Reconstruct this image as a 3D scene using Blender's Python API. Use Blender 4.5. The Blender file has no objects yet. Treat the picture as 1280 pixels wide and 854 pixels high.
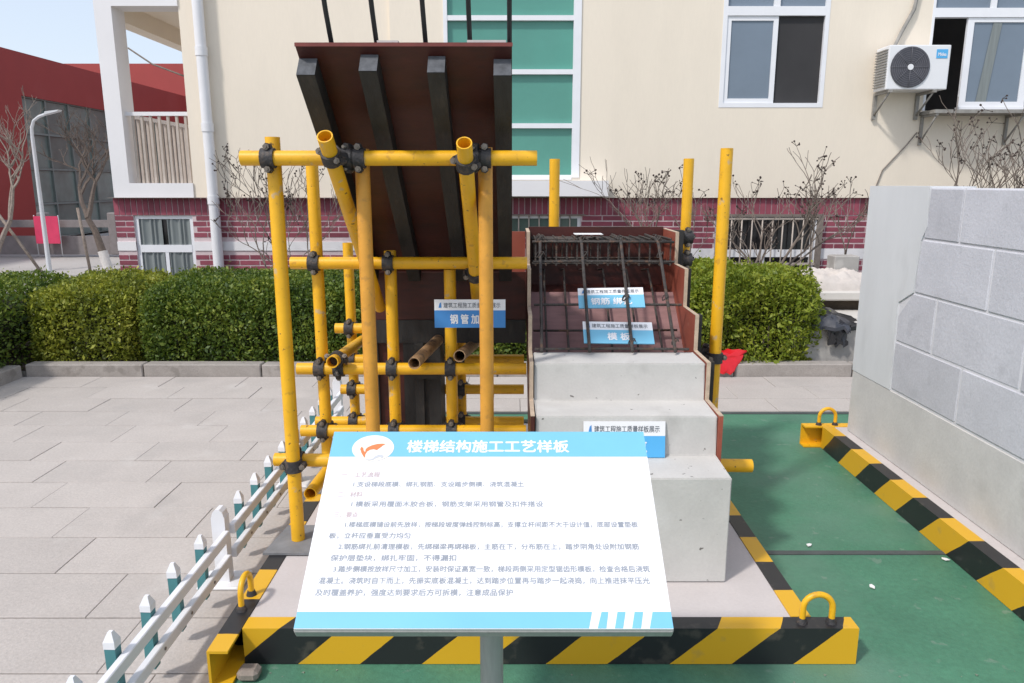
import bpy, bmesh, math, random
import numpy as np
from mathutils import Vector, Matrix

random.seed(7)
rng = np.random.default_rng(7)
S = bpy.context.scene
COL = S.collection
R = math.radians

# ------------------------------------------------------------------ camera
F = 930.0                      # focal length in photo pixels (photo 1280 x 854)
PITCH = R(12.0)
H = 1.6
cam_d = bpy.data.cameras.new('camera')
cam_d.sensor_width = 36.0
cam_d.lens = F / 1280.0 * 36.0
cam_d.clip_start = 0.05
cam_d.clip_end = 2000.0
cam = bpy.data.objects.new('camera', cam_d)
COL.objects.link(cam)
cam.location = (0, 0, H)
cam.rotation_euler = (R(90) - PITCH, 0, 0)
S.camera = cam

# ------------------------------------------------------------------ light
SUN_TO = Vector((-0.62, -0.56, 1.0)).normalized()       # towards the sun
w = bpy.data.worlds.new('World')
S.world = w
w.use_nodes = True
nt = w.node_tree
nt.nodes.clear()
sky = nt.nodes.new('ShaderNodeTexSky')
sky.sky_type = 'NISHITA'
sky.sun_disc = False
sky.sun_elevation = math.asin(SUN_TO.z)
sky.sun_rotation = math.atan2(SUN_TO.x, SUN_TO.y)
sky.air_density = 1.0
sky.dust_density = 2.0
sky.ozone_density = 1.0
bg = nt.nodes.new('ShaderNodeBackground')
bg.inputs['Strength'].default_value = 0.15
out = nt.nodes.new('ShaderNodeOutputWorld')
# thin high haze veils the whole sky evenly
veil = nt.nodes.new('ShaderNodeMixRGB')
veil.inputs['Fac'].default_value = 0.55
veil.inputs['Color2'].default_value = (4.5, 4.8, 5.35, 1)
nt.links.new(sky.outputs[0], veil.inputs['Color1'])
nt.links.new(veil.outputs[0], bg.inputs[0])
nt.links.new(bg.outputs[0], out.inputs[0])
sun_d = bpy.data.lights.new('sun', 'SUN')
sun_d.energy = 2.0
sun_d.angle = R(5.0)
sun_d.color = (1.0, 0.955, 0.90)
sun = bpy.data.objects.new('sun', sun_d)
COL.objects.link(sun)
sun.rotation_euler = SUN_TO.to_track_quat('Z', 'Y').to_euler()
S.view_settings.view_transform = 'Standard'
S.view_settings.look = 'None'
S.view_settings.exposure = 0.42
S.view_settings.gamma = 1.0
S.view_settings.use_curve_mapping = False

# ------------------------------------------------------------------ helpers
CP, SP = math.cos(PITCH), math.sin(PITCH)

def ray(px, py):
    x = (px - 640.0) / F
    y = (427.0 - py) / F
    return Vector((x, CP + y * SP, y * CP - SP))

def atY(px, py, Y):
    d = ray(px, py)
    t = Y / d.y
    return Vector((d.x * t, Y, H + d.z * t))

def srgb(r, g, b):
    def f(c):
        c /= 255.0
        return c / 12.92 if c <= 0.04045 else ((c + 0.055) / 1.055) ** 2.4
    return (f(r), f(g), f(b))

MATS = {}

def mat(name, rgb, rough=0.6, var=0.12, scale=6.0, bump=0.0, bscale=60.0, metal=0.0, spots=None,
        rand=0.0, stretch=None, fine=0.0, spec=0.5, streak=None):
    """procedural material: base colour broken up by two scales of noise, optional stains, bump"""
    if name in MATS:
        return MATS[name]
    m = bpy.data.materials.new(name)
    MATS[name] = m
    m.use_nodes = True
    n = m.node_tree.nodes
    l = m.node_tree.links
    b = n['Principled BSDF']
    b.inputs['Roughness'].default_value = rough
    b.inputs['Metallic'].default_value = metal
    b.inputs['Specular IOR Level'].default_value = spec
    geo = n.new('ShaderNodeNewGeometry')
    vec = geo.outputs['Position']
    if stretch:
        mp = n.new('ShaderNodeMapping')
        mp.inputs['Scale'].default_value = stretch
        l.new(vec, mp.inputs['Vector'])
        vec = mp.outputs['Vector']
    no = n.new('ShaderNodeTexNoise')
    no.inputs['Scale'].default_value = scale
    no.inputs['Detail'].default_value = 6
    no.inputs['Roughness'].default_value = 0.62
    l.new(vec, no.inputs['Vector'])
    fac = no.outputs['Fac']
    mr = n.new('ShaderNodeMapRange')
    mr.inputs['From Min'].default_value = 0.28
    mr.inputs['From Max'].default_value = 0.72
    mr.inputs['To Min'].default_value = 1 - var
    mr.inputs['To Max'].default_value = 1 + var
    l.new(fac, mr.inputs['Value'])
    val = mr.outputs['Result']
    if fine:
        n2 = n.new('ShaderNodeTexNoise')
        n2.inputs['Scale'].default_value = scale * 22
        n2.inputs['Detail'].default_value = 3
        l.new(vec, n2.inputs['Vector'])
        m2 = n.new('ShaderNodeMapRange')
        m2.inputs['From Min'].default_value = 0.3
        m2.inputs['From Max'].default_value = 0.7
        m2.inputs['To Min'].default_value = 1 - fine
        m2.inputs['To Max'].default_value = 1 + fine
        l.new(n2.outputs['Fac'], m2.inputs['Value'])
        mm = n.new('ShaderNodeMath'); mm.operation = 'MULTIPLY'
        l.new(val, mm.inputs[0]); l.new(m2.outputs['Result'], mm.inputs[1])
        val = mm.outputs[0]
    if rand:
        oi = n.new('ShaderNodeObjectInfo')
        ad = n.new('ShaderNodeMath'); ad.operation = 'ADD'
        l.new(oi.outputs['Random'], ad.inputs[0]); l.new(geo.outputs['Random Per Island'], ad.inputs[1])
        fr = n.new('ShaderNodeMath'); fr.operation = 'FRACT'
        l.new(ad.outputs[0], fr.inputs[0])
        m3 = n.new('ShaderNodeMapRange')
        m3.inputs['To Min'].default_value = 1 - rand
        m3.inputs['To Max'].default_value = 1 + rand
        l.new(fr.outputs[0], m3.inputs['Value'])
        mm = n.new('ShaderNodeMath'); mm.operation = 'MULTIPLY'
        l.new(val, mm.inputs[0]); l.new(m3.outputs['Result'], mm.inputs[1])
        val = mm.outputs[0]
    vm = n.new('ShaderNodeVectorMath'); vm.operation = 'SCALE'
    vm.inputs[0].default_value = rgb
    l.new(val, vm.inputs['Scale'])
    colr = vm.outputs['Vector']
    for sp in (spots or []):                       # (rgb, scale, threshold, softness, strength)
        s = n.new('ShaderNodeTexNoise')
        s.inputs['Scale'].default_value = sp[1]
        s.inputs['Detail'].default_value = 5
        l.new(vec, s.inputs['Vector'])
        sr = n.new('ShaderNodeMapRange')
        sr.inputs['From Min'].default_value = sp[2]
        sr.inputs['From Max'].default_value = sp[2] + sp[3]
        sr.inputs['To Max'].default_value = sp[4]
        l.new(s.outputs['Fac'], sr.inputs['Value'])
        mx = n.new('ShaderNodeMixRGB')
        l.new(sr.outputs['Result'], mx.inputs['Fac'])
        l.new(colr, mx.inputs['Color1'])
        mx.inputs['Color2'].default_value = (*sp[0], 1)
        colr = mx.outputs['Color']
    l.new(colr, b.inputs['Base Color'])
    if bump:
        bn = n.new('ShaderNodeTexNoise')
        bn.inputs['Scale'].default_value = bscale
        bn.inputs['Detail'].default_value = 4
        l.new(vec, bn.inputs['Vector'])
        bp = n.new('ShaderNodeBump')
        bp.inputs['Strength'].default_value = bump
        bp.inputs['Distance'].default_value = 0.01
        l.new(bn.outputs['Fac'], bp.inputs['Height'])
        l.new(bp.outputs['Normal'], b.inputs['Normal'])
    return m

def stripes(name, axis, sgn, offset, period=0.42, slope=1.05):
    """black and yellow hazard paint, slanted bands along one axis"""
    m = bpy.data.materials.new(name)
    m.use_nodes = True
    n = m.node_tree.nodes
    l = m.node_tree.links
    b = n['Principled BSDF']
    b.inputs['Roughness'].default_value = 0.42
    geo = n.new('ShaderNodeNewGeometry')
    sx = n.new('ShaderNodeSeparateXYZ')
    l.new(geo.outputs['Position'], sx.inputs[0])
    def math_(op, a, bb):
        k = n.new('ShaderNodeMath'); k.operation = op
        for i, v in enumerate((a, bb)):
            if isinstance(v, (int, float)): k.inputs[i].default_value = v
            else: l.new(v, k.inputs[i])
        return k.outputs[0]
    wob = n.new('ShaderNodeTexNoise'); wob.inputs['Scale'].default_value = 9
    l.new(geo.outputs['Position'], wob.inputs['Vector'])
    a = sx.outputs['XYZ'.index(axis)]
    v = math_('ADD', a, math_('MULTIPLY', sx.outputs[2], sgn * slope))
    if axis == 'X':
        v = math_('ADD', v, math_('MULTIPLY', sx.outputs[1], sgn * 0.5))
    v = math_('ADD', v, math_('MULTIPLY', wob.outputs['Fac'], 0.012))
    v = math_('ADD', v, offset)
    v = math_('FRACT', math_('DIVIDE', v, period), 0)
    k = math_('GREATER_THAN', v, 0.5)
    mx = n.new('ShaderNodeMixRGB')
    l.new(k, mx.inputs['Fac'])
    mx.inputs['Color1'].default_value = (0.018, 0.018, 0.02, 1)
    mx.inputs['Color2'].default_value = (0.70, 0.39, 0.015, 1)
    no = n.new('ShaderNodeTexNoise'); no.inputs['Scale'].default_value = 14; no.inputs['Detail'].default_value = 7
    l.new(geo.outputs['Position'], no.inputs['Vector'])
    mr = n.new('ShaderNodeMapRange'); mr.inputs['From Min'].default_value = 0.62; mr.inputs['From Max'].default_value = 0.72
    mr.inputs['To Max'].default_value = 0.22
    l.new(no.outputs['Fac'], mr.inputs['Value'])
    m2 = n.new('ShaderNodeMixRGB')
    l.new(mr.outputs['Result'], m2.inputs['Fac'])
    l.new(mx.outputs['Color'], m2.inputs['Color1'])
    m2.inputs['Color2'].default_value = (0.2, 0.17, 0.13, 1)
    l.new(m2.outputs['Color'], b.inputs['Base Color'])
    bp = n.new('ShaderNodeBump'); bp.inputs['Strength'].default_value = 0.12; bp.inputs['Distance'].default_value = 0.005
    l.new(no.outputs['Fac'], bp.inputs['Height'])
    l.new(bp.outputs['Normal'], b.inputs['Normal'])
    return m

def foliage_mat(name, cols, rough=0.55):
    m = bpy.data.materials.new(name)
    m.use_nodes = True
    n = m.node_tree.nodes
    l = m.node_tree.links
    b = n['Principled BSDF']
    b.inputs['Roughness'].default_value = rough
    geo = n.new('ShaderNodeNewGeometry')
    no = n.new('ShaderNodeTexNoise'); no.inputs['Scale'].default_value = 3.2; no.inputs['Detail'].default_value = 2
    l.new(geo.outputs['Position'], no.inputs['Vector'])
    ad = n.new('ShaderNodeMath'); ad.operation = 'MULTIPLY_ADD'
    l.new(geo.outputs['Random Per Island'], ad.inputs[0]); ad.inputs[1].default_value = 0.62
    sb = n.new('ShaderNodeMath'); sb.operation = 'MULTIPLY_ADD'
    l.new(no.outputs['Fac'], sb.inputs[0]); sb.inputs[1].default_value = 1.1; sb.inputs[2].default_value = -0.38
    l.new(sb.outputs[0], ad.inputs[2])
    cr = n.new('ShaderNodeValToRGB')
    e = cr.color_ramp.elements
    e[0].color = (*cols[0], 1); e[1].color = (*cols[-1], 1)
    for i, c in enumerate(cols[1:-1]):
        k = e.new((i + 1) / (len(cols) - 1)); k.color = (*c, 1)
    l.new(ad.outputs[0], cr.inputs['Fac'])
    l.new(cr.outputs['Color'], b.inputs['Base Color'])
    tr = n.new('ShaderNodeBsdfTranslucent')
    l.new(cr.outputs['Color'], tr.inputs['Color'])
    ms = n.new('ShaderNodeMixShader'); ms.inputs['Fac'].default_value = 0.32
    l.new(b.outputs[0], ms.inputs[1]); l.new(tr.outputs[0], ms.inputs[2])
    l.new(ms.outputs[0], n['Material Output'].inputs['Surface'])
    return m

class G:
    """collects shapes into one bmesh and links it as ONE mesh object"""
    def __init__(self):
        self.b = bmesh.new()
    def verts(self, pts):
        return [self.b.verts.new(p) for p in pts]
    def face(self, vs, smooth=False):
        try:
            f = self.b.faces.new(vs)
            f.smooth = smooth
            return f
        except ValueError:
            return None
    def box(self, x0, x1, y0, y1, z0, z1, M=None):
        p = [(x, y, z) for x in (x0, x1) for y in (y0, y1) for z in (z0, z1)]
        p = [Vector(q) for q in p]
        if M is not None: p = [M @ q for q in p]
        v = self.verts(p)
        for q in ((0, 1, 3, 2), (4, 6, 7, 5), (0, 4, 5, 1), (2, 3, 7, 6), (0, 2, 6, 4), (1, 5, 7, 3)):
            self.face([v[i] for i in q])
        return self
    def quad(self, *pts):
        self.face(self.verts(pts)); return self
    def prism(self, poly, axis, a, b):
        """polygon extruded along an axis; poly in the other two axes, in order (y,z), (x,z) or (x,y)"""
        def P(u, v, w):
            return {'x': (w, u, v), 'y': (u, w, v), 'z': (u, v, w)}[axis]
        v0 = self.verts([P(u, v, a) for u, v in poly])
        v1 = self.verts([P(u, v, b) for u, v in poly])
        self.face(v0[::-1]); self.face(v1)
        n = len(poly)
        for i in range(n):
            self.face([v0[i], v0[(i + 1) % n], v1[(i + 1) % n], v1[i]])
        return self
    def tube(self, p, q, r, seg=12, r2=None, hollow=0.0, cap=True):
        p, q = Vector(p), Vector(q)
        r2 = r if r2 is None else r2
        d = (q - p).normalized()
        u = d.orthogonal().normalized()
        v = d.cross(u)
        A, B = [], []
        for i in range(seg):
            a = 2 * math.pi * i / seg
            o = u * math.cos(a) + v * math.sin(a)
            A.append(self.b.verts.new(p + o * r)); B.append(self.b.verts.new(q + o * r2))
        for i in range(seg):
            self.face([A[i], A[(i + 1) % seg], B[(i + 1) % seg], B[i]], True)
        if hollow:
            C, D = [], []
            for i in range(seg):
                a = 2 * math.pi * i / seg
                o = u * math.cos(a) + v * math.sin(a)
                C.append(self.b.verts.new(p + o * r * hollow)); D.append(self.b.verts.new(q + o * r2 * hollow))
            for i in range(seg):
                j = (i + 1) % seg
                self.face([C[j], C[i], D[i], D[j]], True)
                self.face([A[j], A[i], C[i], C[j]]); self.face([B[i], B[j], D[j], D[i]])
        elif cap:
            self.face(A[::-1]); self.face(B)
        return self
    def path(self, pts, r, seg=8, r2=None):
        pts = [Vector(p) for p in pts]
        n = len(pts)
        rings = []
        u = None
        for i, p in enumerate(pts):
            d = (pts[min(i + 1, n - 1)] - pts[max(i - 1, 0)]).normalized()
            if u is None: u = d.orthogonal().normalized()
            else:
                u = (u - d * u.dot(d)).normalized()
            v = d.cross(u)
            rr = r if r2 is None else r + (r2 - r) * i / (n - 1)
            rings.append([self.b.verts.new(p + (u * math.cos(2 * math.pi * k / seg) + v * math.sin(2 * math.pi * k / seg)) * rr) for k in range(seg)])
        for A, B in zip(rings, rings[1:]):
            for i in range(seg):
                self.face([A[i], A[(i + 1) % seg], B[(i + 1) % seg], B[i]], True)
        self.face(rings[0][::-1]); self.face(rings[-1])
        return self
    def bevel(self, w=0.004, seg=1):
        bmesh.ops.bevel(self.b, geom=[e for e in self.b.edges], offset=w, segments=seg, profile=0.6, affect='EDGES')
        return self
    def mesh(self, name, m):
        bmesh.ops.recalc_face_normals(self.b, faces=self.b.faces)
        for e in self.b.edges:
            if len(e.link_faces) == 2 and e.calc_face_angle(0) > R(40):
                e.smooth = False
        me = bpy.data.meshes.new(name)
        self.b.to_mesh(me)
        self.b.free()
        if m: me.materials.append(m)
        return me
    def build(self, name, m, parent=None, **props):
        o = bpy.data.objects.new(name, self.mesh(name, m))
        COL.objects.link(o)
        if parent: o.parent = parent
        for k, v in props.items(): o[k] = v
        return o

def inst(name, me, parent=None, loc=(0, 0, 0), rot=(0, 0, 0)):
    o = bpy.data.objects.new(name, me)
    COL.objects.link(o)
    o.parent = parent
    o.location = loc
    o.rotation_euler = rot
    return o

def thing(name, label, cat, loc=(0, 0, 0), rot=(0, 0, 0), group=None):
    o = bpy.data.objects.new(name, None)
    o.empty_display_size = 0.1
    COL.objects.link(o)
    o.location = loc
    o.rotation_euler = rot
    o['label'] = label
    o['category'] = cat
    if group: o['group'] = group
    return o

def tag(o, label, cat, group=None):
    o['label'] = label; o['category'] = cat
    if group: o['group'] = group
    return o

def struct(o):
    o['kind'] = 'structure'
    return o

def copy_tree(o, parent=None):
    c = o.copy()
    COL.objects.link(c)
    if parent: c.parent = parent
    for ch in list(o.children):
        copy_tree(ch, c)
    return c

def text_mesh(body, size, m, bold=0.0, width=None, align='CENTER'):
    cu = bpy.data.curves.new('lettering', 'FONT')
    cu.body = body
    cu.size = size
    cu.align_x = align
    cu.align_y = 'CENTER'
    cu.resolution_u = 2
    o = bpy.data.objects.new('lettering', cu)
    COL.objects.link(o)
    dg = bpy.context.evaluated_depsgraph_get()
    me = bpy.data.meshes.new_from_object(o.evaluated_get(dg))
    bpy.data.objects.remove(o)
    bpy.data.curves.remove(cu)
    n = len(me.vertices)
    co = np.empty(n * 3, np.float32)
    me.vertices.foreach_get('co', co)
    co = co.reshape(-1, 3)
    if n and width:
        w0 = co[:, 0].max() - co[:, 0].min()
        co[:, 0] *= width / w0
    co[:, 1] -= (co[:, 1].max() + co[:, 1].min()) / 2
    me.vertices.foreach_set('co', co.ravel())
    me.update()
    if bold:                                    # heavier strokes: the same glyphs laid a hair apart
        b = bmesh.new()
        for i, (dx, dy) in enumerate(((-bold, 0), (bold, 0), (0, bold), (0, -bold))):
            k = me.copy()
            k.transform(Matrix.Translation((dx, dy, i * .00004)))
            b.from_mesh(k)
            bpy.data.meshes.remove(k)
        b.to_mesh(me); b.free()
    me.materials.clear()
    me.materials.append(m)
    return me

# ------------------------------------------------------------------ materials
M_YEL = mat('yellow_pipe_paint', (0.80, 0.425, 0.012), 0.42, 0.10, 8, 0.06, 90, spots=[((0.45, 0.22, 0.03), 30, 0.62, 0.08, 0.55), ((0.42, 0.37, 0.29), 17, 0.66, 0.05, 0.6), ((0.13, 0.07, 0.03), 44, 0.68, 0.03, 0.8)])
M_YEL2 = mat('orange_yellow_pipe_paint', (0.66, 0.31, 0.04), 0.5, 0.14, 10, 0.10, 120, spots=[((0.40, 0.2, 0.05), 34, 0.58, 0.1, 0.5)])
M_BARE = mat('worn_pipe', (0.36, 0.22, 0.11), 0.6, 0.3, 22, 0.2, 90, spots=[((0.12, 0.08, 0.06), 25, 0.55, 0.08, 0.7)])
M_INSIDE = mat('rust', (0.10, 0.05, 0.03), 0.8, 0.3, 30, 0.3)
M_CLAMP = mat('black_coupler', (0.035, 0.033, 0.035), 0.62, 0.4, 40, 0.4, 80, spots=[((0.10, 0.07, 0.05), 40, 0.56, 0.1, 0.6)])
M_BOLT = mat('bolt_steel', (0.22, 0.19, 0.16), 0.45, 0.3, 40, metal=0.6)
M_STEEL = mat('grey_steel', (0.36, 0.35, 0.34), 0.45, 0.10, 12, metal=0.25, stretch=(8, 8, 1))
M_PLATE = mat('base_plate_steel', (0.20, 0.205, 0.215), 0.6, 0.2, 14, 0.1)
M_CONC = mat('fresh_concrete', (0.55, 0.535, 0.51), 0.85, 0.07, 5, 0.10, 70, fine=0.03,
             spots=[((0.36, 0.35, 0.33), 4.5, 0.60, 0.12, 0.5), ((0.12, 0.11, 0.10), 32, 0.70, 0.02, 0.9), ((0.66, 0.65, 0.63), 3.1, 0.6, 0.1, 0.5)])
M_SLABW = mat('pale_screed', (0.54, 0.495, 0.48), 0.8, 0.05, 4, 0.06, 90, fine=0.03, spots=[((0.45, 0.42, 0.40), 5, 0.64, 0.12, 0.4)])
M_PLY = mat('film_plywood', (0.062, 0.012, 0.008), 0.45, 0.3, 5, 0.06, 40, stretch=(1, 1, 4), spots=[((0.035, 0.010, 0.008), 7, 0.55, 0.15, 0.6)])
M_PLYRED = mat('red_plywood', (0.30, 0.075, 0.045), 0.55, 0.2, 6, 0.05, 50, spots=[((0.16, 0.05, 0.035), 8, 0.6, 0.1, 0.5), ((0.42, 0.2, 0.14), 16, 0.66, 0.06, 0.4)])
M_PLYEND = mat('dark_red_edge', (0.17, 0.035, 0.028), 0.6, 0.25, 12)
M_PLYMAUVE = mat('dusty_plywood', (0.25, 0.135, 0.13), 0.7, 0.16, 7, 0.05, 60, stretch=(1, 5, 5), spots=[((0.16, 0.10, 0.085), 6, 0.55, 0.15, 0.6)])
M_PLYEDGE = mat('plywood_edge', (0.50, 0.39, 0.29), 0.8, 0.2, 30)
M_TIMBER = mat('black_timber', (0.024, 0.023, 0.022), 0.6, 0.4, 9, 0.12, 60, stretch=(3, 1, 1), spots=[((0.055, 0.045, 0.038), 12, 0.6, 0.1, 0.5)])
M_TEND = mat('timber_end', (0.09, 0.095, 0.105), 0.8, 0.35, 40)
M_REBAR = mat('rebar', (0.060, 0.052, 0.047), 0.6, 0.4, 45, 0.5, 160, metal=0.25, spots=[((0.16, 0.085, 0.05), 30, 0.55, 0.1, 0.6)])
M_WHITE = mat('white_print', (0.82, 0.82, 0.835), 0.45, 0.012, 4)
M_CYAN = mat('light_blue_print', (0.18, 0.49, 0.68), 0.4, 0.05, 4)
M_BLUE = mat('blue_print', (0.06, 0.25, 0.60), 0.4, 0.05, 5)
M_SKYB = mat('sky_blue_print', (0.085, 0.40, 0.74), 0.4, 0.05, 5)
M_INK = mat('grey_ink', (0.30, 0.33, 0.38), 0.6, 0.1)
M_INKR = mat('faded_red_ink', (0.56, 0.46, 0.47), 0.6, 0.1)
M_INKB = mat('dark_ink', (0.05, 0.06, 0.08), 0.6, 0.1)
M_ORANGE = mat('orange_ink', (0.75, 0.20, 0.07), 0.6, 0.05)
M_CREAM = mat('cream_ink', (0.83, 0.78, 0.70), 0.6, 0.02)
M_GREEN = mat('green_floor_paint', (0.064, 0.196, 0.12), 0.62, 0.16, 2.2, 0.25, 120, fine=0.10,
              spots=[((0.115, 0.225, 0.165), 1.4, 0.48, 0.2, 0.75), ((0.20, 0.27, 0.22), 13, 0.64, 0.06, 0.5), ((0.05, 0.16, 0.10), 2.6, 0.6, 0.1, 0.5)])
M_STRIP = mat('dark_joint', (0.075, 0.085, 0.085), 0.8, 0.2, 10, 0.2)
M_PAVE = mat('paving_stone', (0.455, 0.415, 0.385), 0.85, 0.06, 3.5, 0.16, 130, fine=0.08, rand=0.05,
             spots=[((0.36, 0.335, 0.315), 2.4, 0.58, 0.15, 0.45), ((0.55, 0.52, 0.49), 3.0, 0.62, 0.1, 0.4)])
M_PJOINT = mat('paving_joint', (0.20, 0.185, 0.17), 0.9, 0.2, 12)
M_KERB = mat('kerb_stone', (0.33, 0.30, 0.275), 0.9, 0.14, 7, 0.25, 70, fine=0.1, rand=0.06, spots=[((0.2, 0.18, 0.16), 9, 0.58, 0.1, 0.6)])
M_ROAD = mat('pale_road', (0.42, 0.40, 0.38), 0.9, 0.1, 0.6, 0.1, 40)
M_SOIL = mat('soil', (0.10, 0.075, 0.055), 0.95, 0.3, 8, 0.5, 40)
M_WALL = mat('cream_render', (0.79, 0.71, 0.595), 0.85, 0.04, 1.6, 0.05, 90, fine=0.012, stretch=(1.3, 1, .28), spots=[((0.70, 0.63, 0.53), 0.8, 0.56, 0.2, 0.5)])
M_TRIM = mat('white_trim', (0.76, 0.75, 0.76), 0.7, 0.03, 2, 0.03)
M_BRICK = mat('brick', (0.25, 0.058, 0.085), 0.75, 0.15, 9, 0.15, 60, rand=0.22)
M_MORTAR = mat('mortar', (0.60, 0.49, 0.50), 0.9, 0.1, 12)
M_FRAME = mat('white_window_frame', (0.78, 0.79, 0.82), 0.4, 0.03, 5)
M_GREENGL = mat('green_glass', (0.10, 0.30, 0.245), 0.12, 0.09, 1.2, spec=0.35, spots=[((0.10, 0.36, 0.29), 0.9, 0.5, 0.25, 0.6)])
M_FROST = mat('grey_blue_glass', (0.17, 0.215, 0.27), 0.18, 0.08, 1.2)
M_DARKGL = mat('dark_glass', (0.018, 0.018, 0.02), 0.1, 0.2, 2)
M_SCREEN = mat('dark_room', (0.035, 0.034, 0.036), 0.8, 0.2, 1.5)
M_CURT = mat('curtain', (0.20, 0.225, 0.225), 0.85, 0.15, 6, stretch=(6, 1, 0.3))
M_BARS = mat('security_bar', (0.19, 0.16, 0.14), 0.6, 0.2, 20)
M_RAIL = mat('railing_cream', (0.46, 0.40, 0.35), 0.6, 0.1, 12)
M_PIPEW = mat('white_plastic_pipe', (0.74, 0.74, 0.76), 0.45, 0.05, 4)
M_AC = mat('ac_casing', (0.74, 0.75, 0.77), 0.45, 0.03, 4)
M_ACG = mat('ac_fan', (0.07, 0.07, 0.085), 0.5, 0.2, 20)
M_GALV = mat('bracket_steel', (0.26, 0.25, 0.23), 0.6, 0.25, 15)
M_REDW = mat('red_facade', (0.27, 0.028, 0.024), 0.7, 0.06, 0.8, spots=[((0.31, 0.05, 0.045), 0.5, 0.55, 0.2, 0.5)])
M_REDW2 = mat('lighter_red_facade', (0.33, 0.055, 0.05), 0.7, 0.06, 0.8)
M_FGLASS = mat('facade_glass', (0.15, 0.185, 0.17), 0.35, 0.35, 0.9, rand=0.22)
M_MULL = mat('facade_mullion', (0.16, 0.18, 0.17), 0.5, 0.1)
M_GRANITE = mat('grey_granite', (0.22, 0.20, 0.20), 0.85, 0.15, 6, fine=0.1)
M_PINK = mat('pink_banner', (0.70, 0.055, 0.14), 0.6, 0.1, 5)
M_LAMP = mat('lamp_pole', (0.58, 0.60, 0.63), 0.4, 0.05, 5)
M_BARK = mat('bark', (0.12, 0.095, 0.08), 0.9, 0.3, 20, 0.4, 60)
M_BARKS = mat('shrub_bark', (0.19, 0.155, 0.13), 0.9, 0.3, 20, 0.3, 60)
M_BARKL = mat('pale_bark', (0.24, 0.20, 0.17), 0.9, 0.3, 20, 0.3, 60)
M_WASH = mat('lime_wash', (0.62, 0.60, 0.58), 0.9, 0.1, 12)
M_POD = mat('seed_pod', (0.05, 0.035, 0.03), 0.9, 0.4, 40)
M_PVCW = mat('white_fence_plastic', (0.74, 0.745, 0.77), 0.42, 0.03, 6, spots=[((0.55, 0.54, 0.53), 14, 0.64, 0.1, 0.4)])
M_TEAL = mat('teal_fence_plastic', (0.055, 0.20, 0.215), 0.45, 0.12, 9)
M_BLOCK = mat('aerated_block', (0.505, 0.51, 0.555), 0.92, 0.07, 5, 0.18, 55, fine=0.07, rand=0.075,
              spots=[((0.38, 0.385, 0.42), 9, 0.60, 0.1, 0.4), ((0.08, 0.08, 0.09), 30, 0.75, 0.02, 0.9)])
M_BLOCKM = mat('block_mortar', (0.62, 0.62, 0.65), 0.9, 0.06, 12, 0.2, 50)
M_COLW = mat('white_column', (0.61, 0.625, 0.645), 0.8, 0.06, 3, 0.08, 40, stretch=(1, 1, 0.35), spots=[((0.43, 0.44, 0.455), 4, 0.58, 0.15, 0.5)])
M_BASEC = mat('grey_upstand', (0.54, 0.53, 0.52), 0.88, 0.09, 4, 0.12, 60, fine=0.04, spots=[((0.40, 0.39, 0.38), 3.5, 0.56, 0.14, 0.6)])
M_REDP = mat('red_plastic', (0.60, 0.012, 0.02), 0.3, 0.15, 8)
M_TARP = mat('black_tarp', (0.02, 0.02, 0.023), 0.35, 0.3, 8)
M_TARP2 = mat('grey_tarp', (0.05, 0.053, 0.066), 0.4, 0.2, 8)
M_ROCK = mat('pale_rubble', (0.55, 0.50, 0.46), 0.95, 0.15, 6, 0.5, 20)
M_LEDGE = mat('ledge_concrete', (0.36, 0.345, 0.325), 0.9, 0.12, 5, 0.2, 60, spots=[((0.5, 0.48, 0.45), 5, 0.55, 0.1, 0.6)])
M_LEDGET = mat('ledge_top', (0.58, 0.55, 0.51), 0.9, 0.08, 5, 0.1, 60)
M_PAPER = mat('paper', (0.80, 0.80, 0.80), 0.7, 0.03)
M_DEBRIS = mat('fallen_leaf', (0.20, 0.24, 0.19), 0.8, 0.3, 30)

# ================================================================== GROUND
g = G(); g.quad((-700, -700, -0.06), (700, -700, -0.06), (700, 700, -0.06), (-700, 700, -0.06))
struct(g.build('ground', M_ROAD))
pav = struct(G().box(-9.0, -0.985, -2.0, 6.10, -0.055, -0.016).box(-0.985, 8.0, 5.076, 6.10, -0.055, -0.016).build('pavement', M_PJOINT))
g = G()
g.box(-0.980, 8.0, -2.0, 3.0, -0.055, 0.004).box(-0.980, 8.0, 3.035, 5.035, -0.055, 0.004)
struct(g.build('green_floor', M_GREEN))
struct(G().box(-0.980, 8.0, 3.001, 3.034, -0.055, 0.008).build('floor_joint', M_STRIP))
struct(G().box(-0.980, 8.0, 5.036, 5.075, -0.055, 0.010).build('floor_edge_strip', M_STRIP))

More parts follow.
